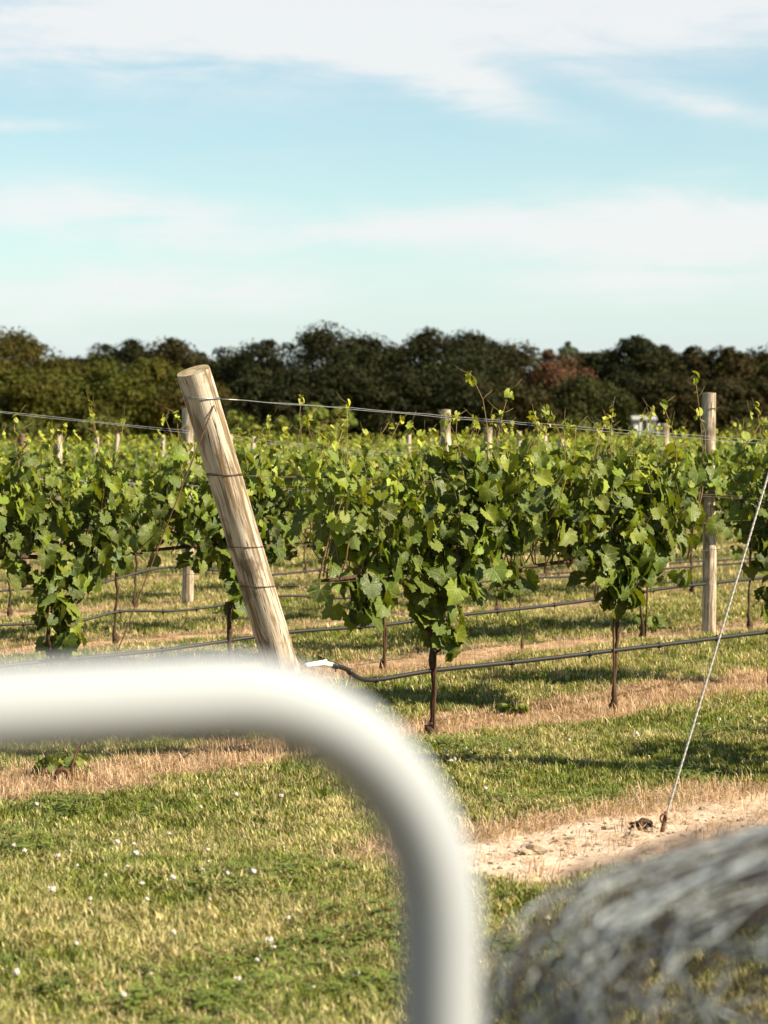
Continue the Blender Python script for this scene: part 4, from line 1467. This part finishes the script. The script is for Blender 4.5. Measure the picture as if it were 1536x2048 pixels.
# shed
sx = 1287                                        # photo column of the shed
b = at(sx, 870, 190); root = empty('shed', (b.x, 190, 0)); tag(root, 'small grey shed with white door frames at the edge of the wood', 'shed')
m = MB(); m.box((0, 0, 1.0), (1.75, 1.6, 2.0)); m.build('walls', M['shed'], root, False)
m = MB(); m.add([(-.98, -.95, 1.98), (.98, -.95, 1.98), (.98, 0, 2.25), (-.98, 0, 2.25), (-.98, .95, 1.98), (.98, .95, 1.98), (-.98, -.95, 2.05), (.98, -.95, 2.05), (.98, 0, 2.33), (-.98, 0, 2.33), (-.98, .95, 2.05), (.98, .95, 2.05)],
                [(6, 7, 8, 9), (9, 8, 11, 10), (0, 3, 2, 1), (3, 4, 5, 2), (0, 1, 7, 6), (4, 10, 11, 5), (0, 6, 9, 3), (3, 9, 10, 4), (1, 2, 8, 7), (2, 5, 11, 8)]); m.build('roof', M['roof'], root, False)
m = MB(); m.box((-.02, -.82, 1.0), (.40, .05, 1.75)); dr_ = m.build('door', M['dark'], root, False)
for x in (-.30, .30):
    m = MB(); m.box((x, -.84, 1.0), (.17, .07, 1.85)); m.build('door_frame', M['white_plastic'], dr_, False)
m = MB(); m.box((-.66, -.83, 1.35), (.3, .05, .55)); m.build('window', M['white_plastic'], root, False)
b = at(1312, 862, 186)
m = MB(); m.blob((0, 0, .55), (.42, .35, .75), 4, .2, 14, 10); m.tube([(0, 0, -.1), (0, 0, .3)], .3, 12)
o = m.build('white_tank', M['white_plastic']); o.location = (b.x + .25, 186, .35); tag(o, 'white rounded tank standing beside the grey shed', 'tank')

# ------------------------------------------------------------------ white gate in the foreground
def gate():
    d0, d1 = 1.13, 1.25
    cor = at(882, 1368, d1)
    zt = cor.z; xr = cor.x
    R_ = 0.130
    root = empty('gate', (xr, d1, 0)); tag(root, 'white painted tubular gate with rounded corner, blurred close to the camera', 'gate')
    ang = math.atan2(d0 - d1, -0.24)
    dx = Vector((-0.24, d0 - d1, 0)).normalized()     # along the top rail to the left
    Wd, zb = 1.3, 0.12
    pts = []
    def P(u, z): return dx * u + Vector((0, 0, z))
    def arc(cu, cz, a0, a1):
        for i in range(17):
            t = a0 + (a1 - a0) * i / 16
            pts.append(P(cu + R_ * math.cos(t), cz + R_ * math.sin(t)))
    arc(R_, zt - R_, math.pi, math.pi / 2)
    arc(Wd - R_, zt - R_, math.pi / 2, 0)
    arc(Wd - R_, zb + R_, 0, -math.pi / 2)
    arc(R_, zb + R_, -math.pi / 2, -math.pi)
    m = MB(); m.tube(pts, .0207, 24, closed=True); m.build('frame', M['paint'], root)
    m = MB(); m.tube([P(.02, .72), P(Wd - .02, .72)], .016, 16); m.build('middle_rail', M['paint'], root)
    for u in (.25, Wd - .25):
        m = MB(); m.tube([P(u, zb), P(u, .02)], .018, 14); m.tube([P(u, .02) - Vector((dx.y, -dx.x, 0)) * .2, P(u, .02) + Vector((dx.y, -dx.x, 0)) * .2], .018, 12); m.build('foot', M['paint'], root)


gate()


def wire_tangle():
    """a loosely wound roll of netting lying level; its left end is near the gate"""
    r = random.Random(12)
    c = Vector((0.95, 2.4, 0))
    root = empty('wire_bundle', (c.x, c.y, 0)); tag(root, 'big loose roll of grey wire netting blurred in the lower right corner', 'wire roll')
    m1, m2 = MB(), MB()
    A, B, Hh = .90, .50, 1.22
    sq = lambda v, e: math.copysign(abs(v) ** e, v)
    for i in range(1500):
        q = r.random()
        if q < .70: n = Vector((-.26 + r.gauss(0, .14), -.45 + r.gauss(0, .22), .85 + r.gauss(0, .10)))
        elif q < .86: n = Vector((.55 + r.gauss(0, .15), -.45 + r.gauss(0, .25), .7))
        else: n = Vector((r.gauss(0, 1), r.gauss(0, 1), r.gauss(0, 1)))
        n.normalize()
        x = n.orthogonal().normalized(); y = n.cross(x)
        off = r.uniform(-.95, .95)
        q = math.sqrt(1 - off * off) * r.uniform(.74, 1.0)
        ph = r.uniform(0, 6)
        a0, span = r.uniform(0, 6.28), r.uniform(.9, 3.0)
        pts = []
        nn = int(10 + span * 9)
        for j in range(nn):
            a = a0 + span * j / (nn - 1)
            w = 1 + .06 * math.sin(3 * a + ph) + .035 * math.sin(9 * a + ph * 2)
            p = n * off + (x * math.cos(a) + y * math.sin(a)) * q * w
            px_, pz_ = sq(p.x, .66), sq(p.z, .32)
            pts.append(Vector((px_ * A, sq(p.y, .8) * B, max(.005, Hh * .5 + pz_ * Hh * .5 * (1 + .10 * (px_ + .35))))))
        if pts[0].x < -.45 and r.random() < .35: continue
        (m1 if r.random() < (.52 if n.z * off > .35 else .15) else m2).tube(pts, r.uniform(.0018, .0027) if i % 17 == 0 else r.uniform(.0007, .0015), 3)  # sun and shade put into colour: more grey on top, dark brown below
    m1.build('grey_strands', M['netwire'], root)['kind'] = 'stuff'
    m2.build('shade_strands', M['tie'], root)['kind'] = 'stuff'


wire_tangle()
